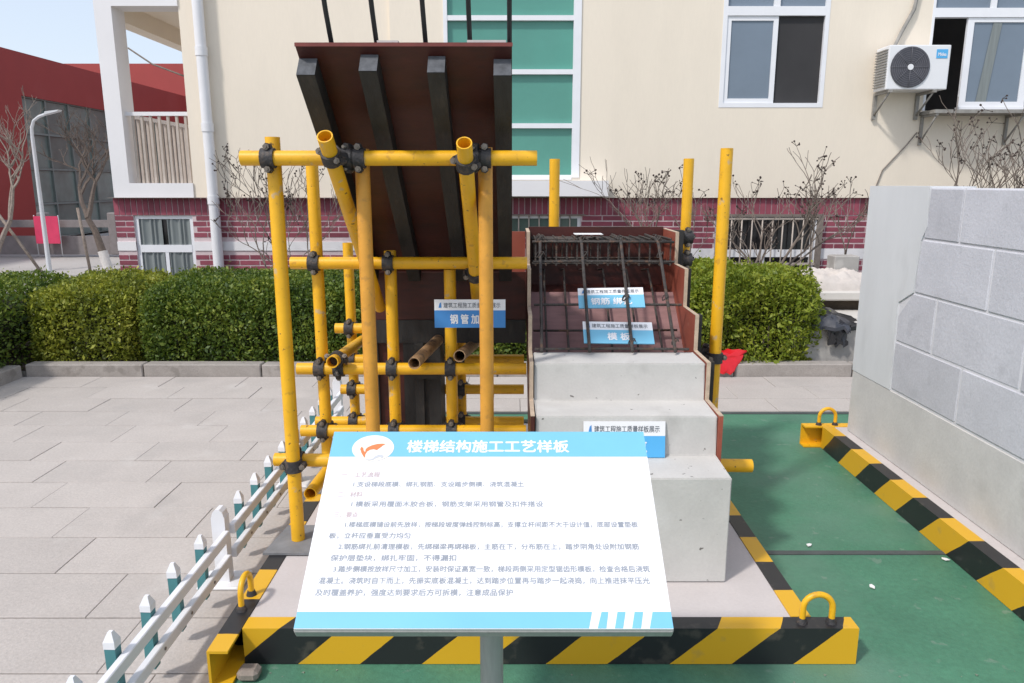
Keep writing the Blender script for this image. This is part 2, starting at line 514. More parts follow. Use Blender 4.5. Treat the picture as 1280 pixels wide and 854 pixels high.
# paving stones, laid in courses with staggered joints
def slab_mesh(w, d):
    g = G().box(-w / 2, w / 2, -d / 2, d / 2, -0.03, 0)
    top = [e for e in g.b.edges if all(abs(v.co.z) < 1e-6 for v in e.verts)]
    bmesh.ops.bevel(g.b, geom=top, offset=0.002, segments=1, affect='EDGES')
    return g.mesh('paving_stone', M_PAVE)
SW, SD = 0.62, 0.325
full = slab_mesh(SW - 0.003, SD - 0.007)
cutc = {}
def lay(x0, x1, y0, y1):
    y = y1
    row = 0
    while y > y0 + 0.05:
        d = min(SD, y - y0)
        x = x1
        first = True
        off = [0.62, 0.40, 0.20, 0.52, 0.31][row % 5]
        while x > x0 + 0.02:
            w_ = off if first else SW
            first = False
            w_ = min(w_, x - x0)
            if w_ > 0.05:
                key = (round(w_, 3), round(d, 3))
                if key == (SW, SD): me = full
                else:
                    if key not in cutc: cutc[key] = slab_mesh(w_ - 0.003, d - 0.007)
                    me = cutc[key]
                inst('paving_stone', me, pav, (x - w_ / 2, y - d / 2, random.uniform(-0.0015, 0.002)), (random.uniform(-.0015, .0015), random.uniform(-.0015, .0015), 0))
            x -= w_
        y -= d
        row += 1
lay(-5.2, -0.987, 1.3, 6.098)
lay(-0.985, 4.6, 5.078, 6.098)

# kerb round the planting bed
kb = struct(G().box(-4.14, 5.0, 6.12, 6.22, -0.055, 0.02).box(-4.24, -4.142, 2.0, 6.22, -0.055, 0.02).build('kerb', M_PJOINT))
kme = G().box(-0.495, 0.495, 0, 0.13, -0.05, 0.105).bevel(0.008).mesh('kerb_stone', M_KERB)
for i in range(9):
    inst('kerb_stone', kme, kb, (-3.62 + i * 1.0, 6.10, random.uniform(-.004, .004)), (0, 0, random.uniform(-.004, .004)))
for i in range(4):
    inst('kerb_stone', kme, kb, (-4.125, 5.58 - i * 1.0, random.uniform(-.004, .004)), (0, 0, R(90)))
struct(G().box(-9, -4.26, -2, 9.19, -0.055, 0.05).box(-4.258, 9, 6.235, 9.19, -0.055, 0.05).build('planting_bed', M_SOIL))

# ================================================================== BUILDING
BY = 9.2
def bx(px, v): return atY(px, v, BY).x
def bz(v): return atY(640, v, BY).z
bld = thing('school_building', 'cream rendered building with brick plinth and green stair window behind the displays', 'building', (0, BY, 0))
def part(gm, name, m, parent=None, **k):
    o = gm.build(name, m, None, **k)
    o.parent = parent or bld
    o.location = (0, 0, 0)
    par = o.parent
    off = Vector((0, 0, 0))
    while par:
        off += par.location
        par = par.parent
    o.data.transform(Matrix.Translation(-off))
    return o

ZB = 1.43                       # top of the brick plinth
ZT = 7.0
XL = bx(233, 130)               # left end of the cream wall
XR = 9.0
XG0, XG1 = bx(556, 110), bx(725, 110)          # green stair window
ZG0 = bz(222)
XA0, XA1 = bx(900, 70), bx(1031, 70)           # sliding window
ZA0 = bz(135)
XC0, XC1 = bx(1156, 80), 6.6                   # window behind the air conditioner
ZC0 = bz(139)
ZW1 = bz(-60)
XBAY = bx(488, 40)
def wall_cells(x0, x1, z0, z1, y0, y1, holes):
    xs = sorted({x0, x1, *[h[0] for h in holes], *[h[1] for h in holes]})
    zs = sorted({z0, z1, *[h[2] for h in holes], *[h[3] for h in holes]})
    xs = [x for x in xs if x0 <= x <= x1]; zs = [z for z in zs if z0 <= z <= z1]
    g = G()
    for a, b in zip(xs, xs[1:]):
        run = None
        for c, d in list(zip(zs, zs[1:])) + [(None, None)]:
            solid = c is not None and not any(h[0] - 1e-6 <= a and b <= h[1] + 1e-6 and h[2] - 1e-6 <= c and d <= h[3] + 1e-6 for h in holes)
            if solid:
                run = (c, d) if run is None else (run[0], d)
            elif run is not None:
                g.box(a, b, y0, y1, run[0], run[1]); run = None
    return g
holes = [(XG0, XG1, ZG0, ZT - 0.3), (XA0, XA1, ZA0, ZW1), (XC0, XC1, ZC0, ZW1)]
part(wall_cells(XL, XBAY, ZB, ZT, BY, BY + 0.3, []), 'render_wall', M_WALL)
part(wall_cells(XBAY, XR, ZB, ZT, BY - 0.05, BY + 0.3, holes), 'render_wall', M_WALL)
part(G().box(XL, XL + 0.25, BY + 0.3, BY + 6, ZB, ZT), 'side_wall', M_WALL)
part(G().box(XL, XR, BY + 5.99, BY + 6.2, 0, ZT).box(XL, XR, BY + 0.3, BY + 5.9, ZT - 0.2, ZT), 'rear_wall', M_WALL)
# interior backs to the openings
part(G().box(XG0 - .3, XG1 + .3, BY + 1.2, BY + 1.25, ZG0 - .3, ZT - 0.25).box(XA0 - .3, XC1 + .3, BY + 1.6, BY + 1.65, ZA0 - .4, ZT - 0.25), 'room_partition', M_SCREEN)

# stair window: rows of green glass
sw = thing('x', '', ''); sw.name = 'stair_window'; del sw['label']; del sw['category']; sw.parent = bld
rows = [bz(v) for v in (222, 158, 91, 24, -44, -112, -180)]
fr = G()
fw = 0.045
fr.box(XG0, XG0 + fw, BY - 0.065, BY + 0.06, ZG0, rows[-1]).box(XG1 - 2 * fw, XG1, BY - 0.065, BY + 0.06, ZG0, rows[-1])
for z in rows:
    fr.box(XG0 + fw, XG1 - 2 * fw, BY - 0.06, BY + 0.055, z - 0.025, z + 0.03)
part(fr, 'window_frame', M_FRAME, sw)
for a, b in zip(rows, rows[1:]):
    part(G().box(XG0 + fw, XG1 - 2 * fw, BY - 0.01, BY + 0.0, a + 0.03, b - 0.025), 'glass_pane', M_GREENGL, sw)
part(G().box(XG0 - 0.1, bx(757, 235), BY - 0.28, BY - 0.052, bz(245), bz(226)), 'window_sill', M_TRIM)

def window(name):
    o = bpy.data.objects.new(name, None)
    COL.objects.link(o); o.parent = bld
    return o
# sliding window, right sash slid open
wa = window('sliding_window')
ztr = bz(15)
xm = bx(965, 80)
g = G()
g.box(XA0, XA0 + .05, BY - 0.055, BY + 0.03, ZA0, ZW1).box(XA1 - .05, XA1, BY - 0.055, BY + 0.03, ZA0, ZW1)
g.box(XA0 + .05, XA1 - .05, BY - 0.055, BY + 0.03, ZA0, ZA0 + .05).box(XA0 + .05, XA1 - .05, BY - 0.057, BY + 0.03, ztr - .05, ztr + .05)
g.box(xm - .035, xm + .035, BY - 0.05, BY + 0.03, ztr + .05, ZW1)
part(g, 'window_frame', M_FRAME, wa)
g = G()
s0, s1, b0, b1 = XA0 + .052, xm + .03, ZA0 + .052, ztr - .052
g.box(s0, s0 + .05, BY - .04, BY - .005, b0, b1).box(s1 - .055, s1, BY - .04, BY - .005, b0, b1)
g.box(s0 + .05, s1 - .055, BY - .04, BY - .005, b0, b0 + .05).box(s0 + .05, s1 - .055, BY - .04, BY - .005, b1 - .05, b1)
part(g, 'sash', M_FRAME, wa)
part(G().box(s0 + .05, s1 - .055, BY - .025, BY - .018, b0 + .05, b1 - .05), 'glass_pane', M_FROST, wa)
part(G().box(s1, XA1 - .05, BY - .012, BY - .008, b0 - .001, b1), 'fly_screen', M_SCREEN, wa)
part(G().box(XA0 + .05, xm - .035, BY - .02, BY - .014, ztr + .05, ZW1), 'glass_pane', M_FROST, wa)
part(G().box(xm + .035, XA1 - .05, BY - .02, BY - .014, ztr + .05, ZW1), 'glass_pane', M_FROST, wa)
# window with open left half behind the air conditioner
wc = window('sliding_window')
zt2 = bz(17)
xs0 = bx(1201, 85)
xs1 = bx(1283, 85)
g = G()
g.box(XC0, XC0 + .03, BY - 0.055, BY + 0.03, ZC0, ZW1)
g.box(XC0 + .03, XC1, BY - 0.055, BY + 0.03, zt2 - .05, zt2 + .05).box(xs0, XC1, BY - 0.055, BY + 0.03, ZC0, ZC0 + .04)
g.box(bx(1240, 5) - .03, bx(1240, 5) + .03, BY - 0.05, BY + 0.03, zt2 + .05, ZW1)
part(g, 'window_frame', M_FRAME, wc)
for (q0, q1) in ((xs0, xs1), (xs1 + .01, XC1 - .02)):
    g = G()
    b0, b1 = ZC0 + .042, zt2 - .052
    g.box(q0, q0 + .075, BY - .04, BY - .005, b0, b1).box(q1 - .075, q1, BY - .04, BY - .005, b0, b1)
    g.box(q0 + .075, q1 - .075, BY - .04, BY - .005, b0, b0 + .06).box(q0 + .075, q1 - .075, BY - .04, BY - .005, b1 - .05, b1)
    part(g, 'sash', M_FRAME, wc)
    part(G().box(q0 + .075, q1 - .075, BY - .025, BY - .018, b0 + .06, b1 - .05), 'glass_pane', M_FROST, wc)
    part(G().prism([(q0 + .2, b0 + .06), (q0 + .32, b0 + .06), (q0 + .40, b1 - .05), (q0 + .30, b1 - .05)], 'y', BY - .034, BY - .030), 'curtain', M_CURT, wc)
part(G().box(XC0 + .03, bx(1240, 5) - .03, BY - .02, BY - .014, zt2 + .05, ZW1), 'glass_pane', M_FROST, wc)
part(G().box(bx(1240, 5) + .03, XC1, BY - .02, BY - .014, zt2 + .05, ZW1), 'glass_pane', M_FROST, wc)

# brick plinth -----------------------------------------------------
def basement(x0, x1, v0, v1): return (x0, x1, bz(v1), bz(v0))
W1 = (bx(170, 300), bx(243, 300), 0.36, 1.218)
W2 = (bx(600, 300), bx(726, 280), 0.95, 1.215)
W3 = (bx(893, 300), bx(1018, 300), 0.40, 1.205)
whole = [W1, W2, W3]
XPL, XPR = bx(147, 300), 7.5
plinth = part(wall_cells(XPL, XPR, 0.02, ZB - 0.001, BY - 0.001, BY + 0.3, whole), 'brick_plinth', M_MORTAR)
BANDL, BANDR = (0.79, 0.90), (0.69, 0.815)
def band_at(x): return BANDL if x < 0 else BANDR
part(G().box(XPL - .002, W1[0], BY - .012, BY + .011, *BANDL).box(W1[1], -0.6, BY - .012, BY + .011, *BANDL).box(W2[1] + 0.02, W3[0], BY - .012, BY + .011, *BANDR).box(W3[1] + .07, XPR, BY - .012, BY + .011, *BANDR), 'white_band', M_TRIM, plinth)
def blocked(x0, x1, z0, z1):
    for h in whole:
        if x1 > h[0] - .005 and x0 < h[1] + .005 and z1 > h[2] - .005 and z0 < h[3] + .005: return True
    return False
BL, BH = 0.235, 0.068
brick_me = G().box(-BL / 2, BL / 2, -0.005, 0.010, -0.026, 0.026).mesh('brick', M_BRICK)
rest = G()
cand = []
z = 1.215 - 0.005
row = 0
while z > 0.34:
    z0, z1 = z - 0.052, z
    x = XPL - (row % 2) * 0.12
    while x < XPR:
        a, b = x, x + BL
        bd = band_at((a + b) / 2)
        if a >= XPL - .001 and not blocked(a, b, z0, z1) and not (z1 > bd[0] - .002 and z0 < bd[1] + .002):
            cand.append((a, b, z0, z1))
        elif not (z1 > bd[0] - .002 and z0 < bd[1] + .002):
            # cut bricks beside openings and at the corner
            for (p, q) in ((max(a, XPL), b), ):
                for h in whole:
                    if z1 > h[2] and z0 < h[3]:
                        if p < h[0] < q: q = h[0] - .006
                        elif p < h[1] < q: p = h[1] + .006
                        elif p >= h[0] and q <= h[1]: q = p
                if q - p > .03 and not blocked(p, q, z0, z1): rest.box(p, q, BY - .006, BY + .0115, z0, z1)
        x += BL + .013
    z -= BH
    row += 1
vis = [c for c in cand if (c[0] < -2.0 or c[0] > 1.0) and c[1] < 4.9]
hid = [c for c in cand if c not in vis]  # behind other things, or past the first 300
vis.sort(key=lambda c: abs((c[2] + c[3]) / 2 - 0.9))
hid += vis[300:]
vis = vis[:300]
for c in vis:
    inst('brick', brick_me, plinth, ((c[0] + c[1]) / 2, 0.0 + random.uniform(-.0015, .0015), (c[2] + c[3]) / 2))
for c in hid:
    rest.box(c[0], c[1], BY - .005, BY + .0115, c[2], c[3])
part(rest, 'brickwork', M_BRICK, plinth, kind='stuff')
sol = G()
x = XPL
while x < XPR:
    if not blocked(x, x + .062, 1.225, 1.42): sol.box(x, x + .060, BY - .010 + random.uniform(-.002, .002), BY + .0115, 1.222, ZB - .005)
    x += 0.0715
part(sol, 'soldier_course', M_BRICK, plinth, kind='stuff')
part(G().box(XPL - .01, bx(757, 250), BY - .11, BY - .013, ZB - .003, ZB + .002).box(W2[0] - .1, W2[1] + .05, BY - .05, BY - .012, 1.222, 1.232), 'drip_ledge', M_BARS, plinth)

def basement_window(h, cols, bars, split):
    wn = window('basement_window')
    x0, x1, z0, z1 = h
    g = G()
    f = 0.045
    y0, y1 = BY + .02, BY + .07
    g.box(x0, x0 + f, y0, y1, z0, z1).box(x1 - f, x1, y0, y1, z0, z1).box(x0 + f, x1 - f, y0, y1, z1 - f, z1).box(x0 + f, x1 - f, y0, y1, z0, z0 + f)
    g.box(x0 + f, x1 - f, y0 - .004, y1, split - .045, split + .045)
    xsplit = [x0 + f + (x1 - x0 - 2 * f) * (i + 1) / cols for i in range(cols - 1)]
    for x in xsplit: g.box(x - .022, x + .022, y0 - .002, y1, z0 + f, split - .045)
    part(g, 'window_frame', M_FRAME, wn)
    part(G().box(x0 + f, x1 - f, y0 + .02, y0 + .027, z0 + f, split - .045), 'glass_pane', M_DARKGL, wn)
    part(G().box(x0 + f, x1 - f, y0 + .02, y0 + .027, split + .045, z1 - f), 'glass_pane', M_DARKGL, wn)
    return wn
w1 = basement_window(W1, 2, 0, bz(311))
cu = G()
nf = 60
cx = [W1[0] + .05 + (W1[1] - W1[0] - .1) * i / nf for i in range(nf + 1)]
cy = [BY + .058 + .010 * math.sin(i * .9 + math.sin(i * .37) * 1.5) for i in range(nf + 1)]
for i in range(nf):
    if 26 < i < 33: continue
    cu.quad((cx[i], cy[i] - .028, W1[2] + .05), (cx[i + 1], cy[i + 1] - .028, W1[2] + .05), (cx[i + 1], cy[i + 1] - .028, W1[3] - .05), (cx[i], cy[i] - .028, W1[3] - .05))
part(cu, 'curtain', M_CURT, w1)
w2 = window('basement_window')
g = G().box(W2[0], W2[1], BY + .03, BY + .07, W2[3] - .035, W2[3]).box(W2[1] - .04, W2[1], BY + .03, BY + .07, W2[2], W2[3] - .035)
part(g, 'window_frame', M_FRAME, w2)
part(G().box(W2[0], W2[1] - .04, BY + .05, BY + .056, W2[2], W2[3] - .035), 'glass_pane', mat('greenish_glass', (0.10, 0.15, 0.13), 0.15, 0.2, 3), w2)
x = W2[0] + .1
while x < W2[1] - .05:
    part(G().tube((x, BY + .012, W2[2]), (x, BY + .012, W2[3]), .009, 6), 'security_bar', M_RAIL, w2); x += .125
w3 = basement_window(W3, 2, 0, bz(317))
x = W3[0] + .06
while x < W3[1]:
    part(G().tube((x, BY - .05, W3[2]), (x, BY - .05, W3[3] - .02), .009, 6), 'security_bar', M_RAIL, w3); x += .125
part(G().box(W3[0], W3[1], BY - .06, BY - .042, W3[3] - .035, W3[3] - .015).box(W3[0], W3[1], BY - .06, BY - .042, bz(331), bz(328)), 'bar_rail', M_RAIL, w3)
part(G().box(W3[1], W3[1] + .065, BY - .07, BY + .02, W3[2], W3[3] + .03).box(W3[0] - .02, W3[1], BY - .07, BY + .011, W3[3] - .001, W3[3] + .028), 'bar_jamb', M_BARS, w3)
part(G().box(W3[1] + .002 - .05, W3[1] - .003, BY - .0405, BY + .019, W3[2], W3[3] - .04), 'reveal_lining', M_FRAME, w3)

# open loggia at the left end -----------------------------------------
XC = -4.82                                     # outer face of the corner column
XCi = XC + 0.20
ZF = bz(229)
ZCEIL = bz(8)
part(G().box(XC, XL + 0.0, BY - 0.02, BY + 0.28, ZB + .002, ZF), 'loggia_edge_beam', M_TRIM)
part(G().box(XC, XL, BY + .281, BY + 3.0, ZB + .002, ZF - .03), 'loggia_floor', M_TRIM)
part(G().box(XC, XCi, BY - 0.02, BY + 0.28, ZF, ZCEIL), 'corner_column', M_TRIM)
part(G().box(XC, XL, BY - .02, BY + .28, ZCEIL, ZT), 'loggia_lintel', M_TRIM)
part(G().box(XC, XL, BY + .281, BY + 3.2, ZCEIL + .1, ZCEIL + .4).box(XC, XC + .2, BY + .281, BY + 3.2, ZCEIL - .12, ZCEIL + .1), 'loggia_ceiling', M_WALL)
ra = window('balcony_railing')
zr = bz(142)
part(G().box(XCi - .03, XL, BY + .06, BY + .11, zr - .02, zr + .025), 'top_rail', M_TRIM, ra)
x = XCi + .06
while x < XL - .02:
    part(G().box(x, x + .028, BY + .07, BY + .10, ZF, zr - .02), 'baluster', M_RAIL, ra); x += .105
part(G().box(XC + .05, XC + .1, BY + .28, BY + 2.9, zr - .02, zr + .025), 'side_rail', M_TRIM, ra)
y = BY + .35
while y < BY + 2.9:
    part(G().box(XC + .06, XC + .09, y, y + .03, ZF - .03, zr - .02), 'baluster', M_RAIL, ra); y += .125

# down pipe (leans out of the photo's vertical only by perspective)
dp = thing('drain_pipe', 'white plastic drain pipe running down the cream wall near its left end', 'pipe', (bx(264, 170), BY - .09, 0))
xdp = bx(264, 170)
def local(o, gm, name, m, **k):
    ob = gm.build(name, m, o, **k)
    return ob
local(dp, G().tube((0, 0, .1), (0, 0, ZT), .062, 14), 'pipe', M_PIPEW)
for v in (66, 160, 250):
    z = bz(v); local(dp, G().tube((0, 0, z - .05), (0, 0, z + .05), .070, 14).box(-.02, .02, .05, .088, z - .015, z + .015), 'pipe_socket', M_PIPEW)

# air conditioner ----------------------------------------------------
AX0, AX1 = atY(1110, 80, BY - .42).x, atY(1187, 80, BY - .42).x
AZ0, AZ1 = atY(1140, 112, BY - .42).z, atY(1140, 56, BY - .42).z
acx = (AX0 + AX1) / 2
ac = thing('air_conditioner', 'white outdoor air conditioner unit with round grey fan on wall brackets', 'air conditioner', (acx, BY - .42, AZ0))
wA, hA = AX1 - AX0, AZ1 - AZ0
local(ac, G().box(-wA / 2, wA / 2, 0, .30, 0, hA).bevel(.012, 2), 'casing', M_AC)
fx = -wA * .14
fan = G().tube((fx, -.012, hA * .5), (fx, -.0005, hA * .5), hA * .46, 32).build('fan_disc', M_ACG, ac)
for k in range(9):
    r0 = hA * .46 * (k + 1.3) / 10
    gg = G(); gg.path([(fx + r0 * math.cos(a), -.016, hA * .5 + r0 * math.sin(a)) for a in np.linspace(0, 2 * math.pi, 33)], .0022, 4)
    gg.build('grille_ring', mat('grille', (.16, .16, .18), .5), ac)
G().tube((fx, -.022, hA * .5), (fx, -.012, hA * .5), .032, 16).build('fan_hub', M_AC, ac)
for k in range(8):
    a = k * math.pi / 4
    G().tube((fx + .03 * math.cos(a), -.018, hA * .5 + .03 * math.sin(a)), (fx + hA * .455 * math.cos(a), -.018, hA * .5 + hA * .455 * math.sin(a)), .0025, 4).build('grille_spoke', mat('grille', (.16, .16, .18), .5), ac)
lab = G().box(wA * .27, wA * .45, -.004, -.0004, hA * .70, hA * .90).build('badge', M_SKYB, ac)
t = inst('lettering', text_mesh('Midea', .05, M_WHITE, .001, wA * .13), ac, (wA * .36, -.0055, hA * .79), (R(90), 0, 0))
fins = G()
for k in range(14):
    z = hA * .08 + k * hA * .062
    fins.box(-wA / 2 - .02, -wA / 2 - .0005, .02, .28, z, z + .012)
fins.build('side_fins', M_GALV, ac)
for sx in (-wA * .42, wA * .30):
    gb = G().box(sx - .018, sx + .018, -.02, .36, -.032, -.002).box(sx - .018, sx + .018, .33, .365, -.30, -.032)
    gb.tube((sx, .02, -.03), (sx, .345, -.26), .012, 6)
    gb.build('bracket', M_GALV, ac)
# refrigerant hose above the unit
hz = tag(G().path([(bx(1146, 0) , BY - .09, bz(-40)), (bx(1138, 12), BY - .085, bz(14)), (bx(1122, 42), BY - .09, bz(42)), (bx(1112, 58), BY - .12, bz(60)), (AX0 + .02, BY - .14, AZ1 - .04)], .022, 8).build('hose', M_GALV), 'grey insulated hose running up the wall from the air conditioner', 'hose')

# shelf with brackets under the right window
sh = thing('wall_shelf', 'narrow grey ledge on angled brackets under the window beside the air conditioner', 'shelf', (bx(1146, 142), BY - .052, bz(143)))
local(sh, G().box(0, 2.6, -.34, 0, -.02, .02), 'shelf_board', M_GALV)
for dx in (.02, 1.02, 2.0):
    local(sh, G().box(dx, dx + .03, -.33, 0, -.045, -.021).box(dx, dx + .03, -.03, 0, -.36, -.046).tube((dx + .015, -.31, -.05), (dx + .015, -.02, -.33), .012, 6), 'bracket', M_GALV)
# cable below
tag(G().path([(bx(1143, 166), BY - .06, bz(166)), (bx(1130, 180), BY - .06, bz(182)), (bx(1118, 194), BY - .06, bz(194)), (bx(1100, 215), BY - .06, bz(213)), (bx(1090, 240), BY - .06, bz(238))], .007, 5).build('cable', M_BARS), 'thin dark cable hanging down the cream wall below the ledge bracket', 'cable')
# stay wire crossing the loggia opening
tag(G().path([(atY(160, 60, BY + 1.6).x, BY + 1.6, atY(160, 60, BY + 1.6).z), (atY(190, 80, BY + 1.6).x, BY + 1.6, atY(190, 80, BY + 1.6).z), (-4.2, BY + 1.6, atY(219, 97, BY + 1.6).z - .1)], .012, 5).build('stay_wire', M_BARS), 'dark stay wire slanting across the open loggia', 'wire')

# ================================================================== RED BUILDING (far left)
RX = -13.8
rb = thing('red_hall', 'dark red hall with a tall grey glass facade far behind the hedge', 'building', (RX, 22, 0))
def rpart(g, name, m, **k):
    o = g.build(name, m, rb, **k)
    o.data.transform(Matrix.Translation(Vector((-RX, -22, 0))))
    return o
GY0, GY1, GZ1 = 21.9, 36.0, 4.02
rpart(G().box(RX - 8, RX, 10, GY0, 0, 5.2).box(RX - 8, RX, GY0, GY1, GZ1, 5.2).box(RX - 8, RX, GY1, 48, 0, 5.2).box(RX - 8, RX - .3, GY0, GY1, 0, GZ1), 'facade_wall', M_REDW)
rpart(G().box(RX + 0.5, RX + 14, 36.2, 44, 0, 7.0).box(RX - 8, RX + .5, 36.2, 44, 5.201, 7.0), 'rear_wing', M_REDW2)
gy = GY0
pw = (GY1 - GY0) / 12
pane = G().box(-.02, 0, -pw / 2 + .03, pw / 2 - .03, -.465, .465).mesh('glass_pane', M_FGLASS)
for i in range(12):
    for j in range(4):
        inst('glass_pane', pane, rb, (-.12, GY0 + pw * (i + .5) - 22, .5 + j * 1.005))
mu = G()
for i in range(13): mu.box(RX - .13, RX - .06, GY0 + pw * i - .03, GY0 + pw * i + .03, 0, GZ1)
for j in range(5): mu.box(RX - .129, RX - .065, GY0, GY1, max(0, j * 1.005 - .03), j * 1.005 + .03)
rpart(mu, 'mullion', M_MULL)

# granite balustrade in front of the hall
ba = thing('balustrade', 'low grey granite balustrade in front of the red hall', 'balustrade', (-11.5, 17.2, 0))
local(ba, G().box(-6, 4.2, -.08, .08, .62, .78), 'top_rail', M_GRANITE)
local(ba, G().box(-6, 4.2, -.07, .07, .0, .42), 'plinth', M_GRANITE)
pme = G().box(-.1, .1, -.1, .1, 0, .95).bevel(.02).mesh('baluster_post', M_GRANITE)
for k in range(7): inst('baluster_post', pme, ba, (-5.6 + k * 1.6, 0, 0))
# pink banner stand
bn = thing('banner', 'bright pink banner stand in front of the glass facade', 'banner', (atY(61, 305, 16.9).x, 16.9, 0))
local(bn, G().box(-.27, .27, -.01, .01, .27, .88), 'banner_cloth', M_PINK)
local(bn, G().tube((-.27, .02, 0), (-.27, .02, .9), .012, 6).tube((.27, .02, 0), (.27, .02, .9), .012, 6), 'banner_frame', M_LAMP)

# street lamp
lp = atY(62, 338, 13.4)
sl = thing('street_lamp', 'pale curved street lamp standing behind the hedge at far left', 'street lamp', (lp.x, 13.4, 0))
ztop = atY(45, 160, 13.4).z
local(sl, G().tube((0, 0, 0), (0, 0, ztop - .15), .042, 10, r2=.030), 'pole', M_LAMP)
local(sl, G().path([(0, 0, ztop - .151), (.01, 0, ztop), (.06, 0, ztop + .12), (.16, 0, ztop + .19), (.30, 0, ztop + .235)], .028, 8, r2=.024), 'arm', M_LAMP)
local(sl, G().prism([(.28, ztop + .215), (.52, ztop + .275), (.54, ztop + .30), (.30, ztop + .27)], 'y', -.06, .06), 'lamp_head', M_LAMP)

# ================================================================== TREES AND SHRUBS (bare)
def branches(base, d, length, r, depth, segs, pods, spread=0.55, up=0.12, kink=.22):
    n = 4
    p = Vector(base)
    d = Vector(d).normalized()
    pts = [p.copy()]
    for i in range(n):
        d = (d + Vector((random.uniform(-kink, kink), random.uniform(-kink, kink), random.uniform(-kink * .6, kink * .6) + up * .4))).normalized()
        p = p + d * length / n
        pts.append(p.copy())
    segs.append((pts, r, r * .62, depth))
    if depth == 0:
        pods.append((pts[-1], d)); return
    k = random.choice((2, 3, 3))
    for i in range(k):
        a = random.uniform(0, 2 * math.pi)
        o = Vector((math.cos(a), math.sin(a) * .6, random.uniform(-.25, .6)))
        nd = (d + o * spread * random.uniform(.7, 1.3) + Vector((0, 0, up))).normalized()
        at = pts[-1] if i < 2 else pts[random.choice((2, 3))]
        branches(at, nd, length * random.uniform(.58, .85), r * .62, depth - 1, segs, pods, spread, up, kink)

def bare_tree(name, label, cat, loc, stems, depth, r, length, bark, pod=None, wash=0, group=None, spread=.55, up=.12):
    t = thing(name, label, cat, loc, group=group)
    segs, pods = [], []
    for d in stems:
        branches((random.uniform(-.06, .06) if len(stems) > 1 else 0, 0, 0), d, length * random.uniform(.9, 1.1), r, depth, segs, pods, spread, up)
    tr, br, tw = G(), G(), G()
    for pts, a, b, dp_ in segs:
        q = tr if dp_ == depth else (br if dp_ >= depth - 1 else tw)
        q.path(pts, max(a, .0035), 6 if dp_ >= depth - 1 else 4, r2=max(b, .003))
    tr.build('trunk', bark, t); br.build('branch', bark, t); tw.build('twigs', bark, t, kind='stuff')
    if wash:
        p0 = segs[0][0]
        dd = (p0[1] - p0[0]).normalized()
        G().tube((0, 0, 0), dd * wash, r * 1.06, 10).build('lime_washed_base', M_WASH, t)
    if pod:
        pg = G()
        for p, d in pods:
            if random.random() > .22: continue
            for k in range(random.choice((3, 4, 5))):
                o = Vector((random.gauss(0, .035), random.gauss(0, .03), random.gauss(0.02, .035)))
                bmesh.ops.create_icosphere(pg.b, subdivisions=1, radius=random.uniform(.007, .014), matrix=Matrix.Translation(p + o))
                pg.path([p, p + o], .003, 3)
        pg.build('seed_pods', pod, t, kind='stuff')
    return t

random.seed(21)
bare_tree('bare_tree', 'dark leaning bare tree with lime washed base before the glass facade', 'tree', (atY(135, 335, 14.5).x, 14.5, -.02),
          [(-.34, 0, 1)], 6, .085, 1.1, M_BARK, wash=.34, spread=.75, up=.06)
random.seed(5)
bare_tree('bare_tree', 'pale bare tree cut by the left edge of the photo', 'tree', (atY(-8, 335, 13.8).x, 13.8, -.02),
          [(.03, 0, 1)], 6, .06, 1.0, M_BARKL, spread=.75, up=.06)
for (px, dx, lab) in ((106, .1, 'grey timber stake left of the lime washed trunk'), (18, .5, 'slanting grey timber stake beside the pale bare tree')):
    x0 = atY(px, 335, 14.1).x
    tag(G().tube((x0 + dx, 14.1, -.05), (x0 - dx * .6, 14.2, 1.15), .028, 6).build('tree_stake', M_BARKL), lab, 'stake')

random.seed(12)
def shrub(px, Y, label, stems, length, depth=4, r=.014, spread=.72):
    x = atY(px, 330, Y).x
    return bare_tree('bare_shrub', label, 'shrub', (x, Y, .05), stems, depth, r, length, M_BARKS, M_POD, group='bare shrubs against the wall', spread=spread, up=.10)
shrub(355, 8.5, 'bare shrub with dark seed heads behind the left scaffold posts', [(-.35, 0, 1), (.12, 0, 1), (.3, 0, 1.1), (-.12, .1, 1)], .68)
shrub(832, 8.5, 'bare shrub with dark seed heads rising behind the stair landing', [(-.30, 0, 1), (.25, 0, 1), (.02, 0, 1)], .66)
shrub(955, 8.4, 'wide bare shrub in front of the barred basement window', [(.72, 0, .9), (.2, 0, 1), (-.25, 0, 1), (.95, .1, .85)], .66, r=.022, spread=.75)
shrub(1215, 8.2, 'dense bare shrub showing above the block wall', [(-.5, 0, 1), (-.15, 0, 1), (.25, 0, 1), (.5, 0, 1), (0, .1, 1)], .80, r=.016, spread=.65)

# ================================================================== HEDGES
F_DARK = foliage_mat('hedge_leaves', [(.025, .05, .010), (.08, .14, .016), (.155, .215, .024), (.33, .37, .05)])
F_YEL = foliage_mat('yellow_hedge_leaves', [(.06, .08, .012), (.18, .22, .02), (.31, .33, .035), (.43, .42, .06)])
F_BUSH = foliage_mat('bush_leaves', [(.09, .13, .014), (.20, .27, .022), (.27, .31, .03), (.40, .42, .05)])

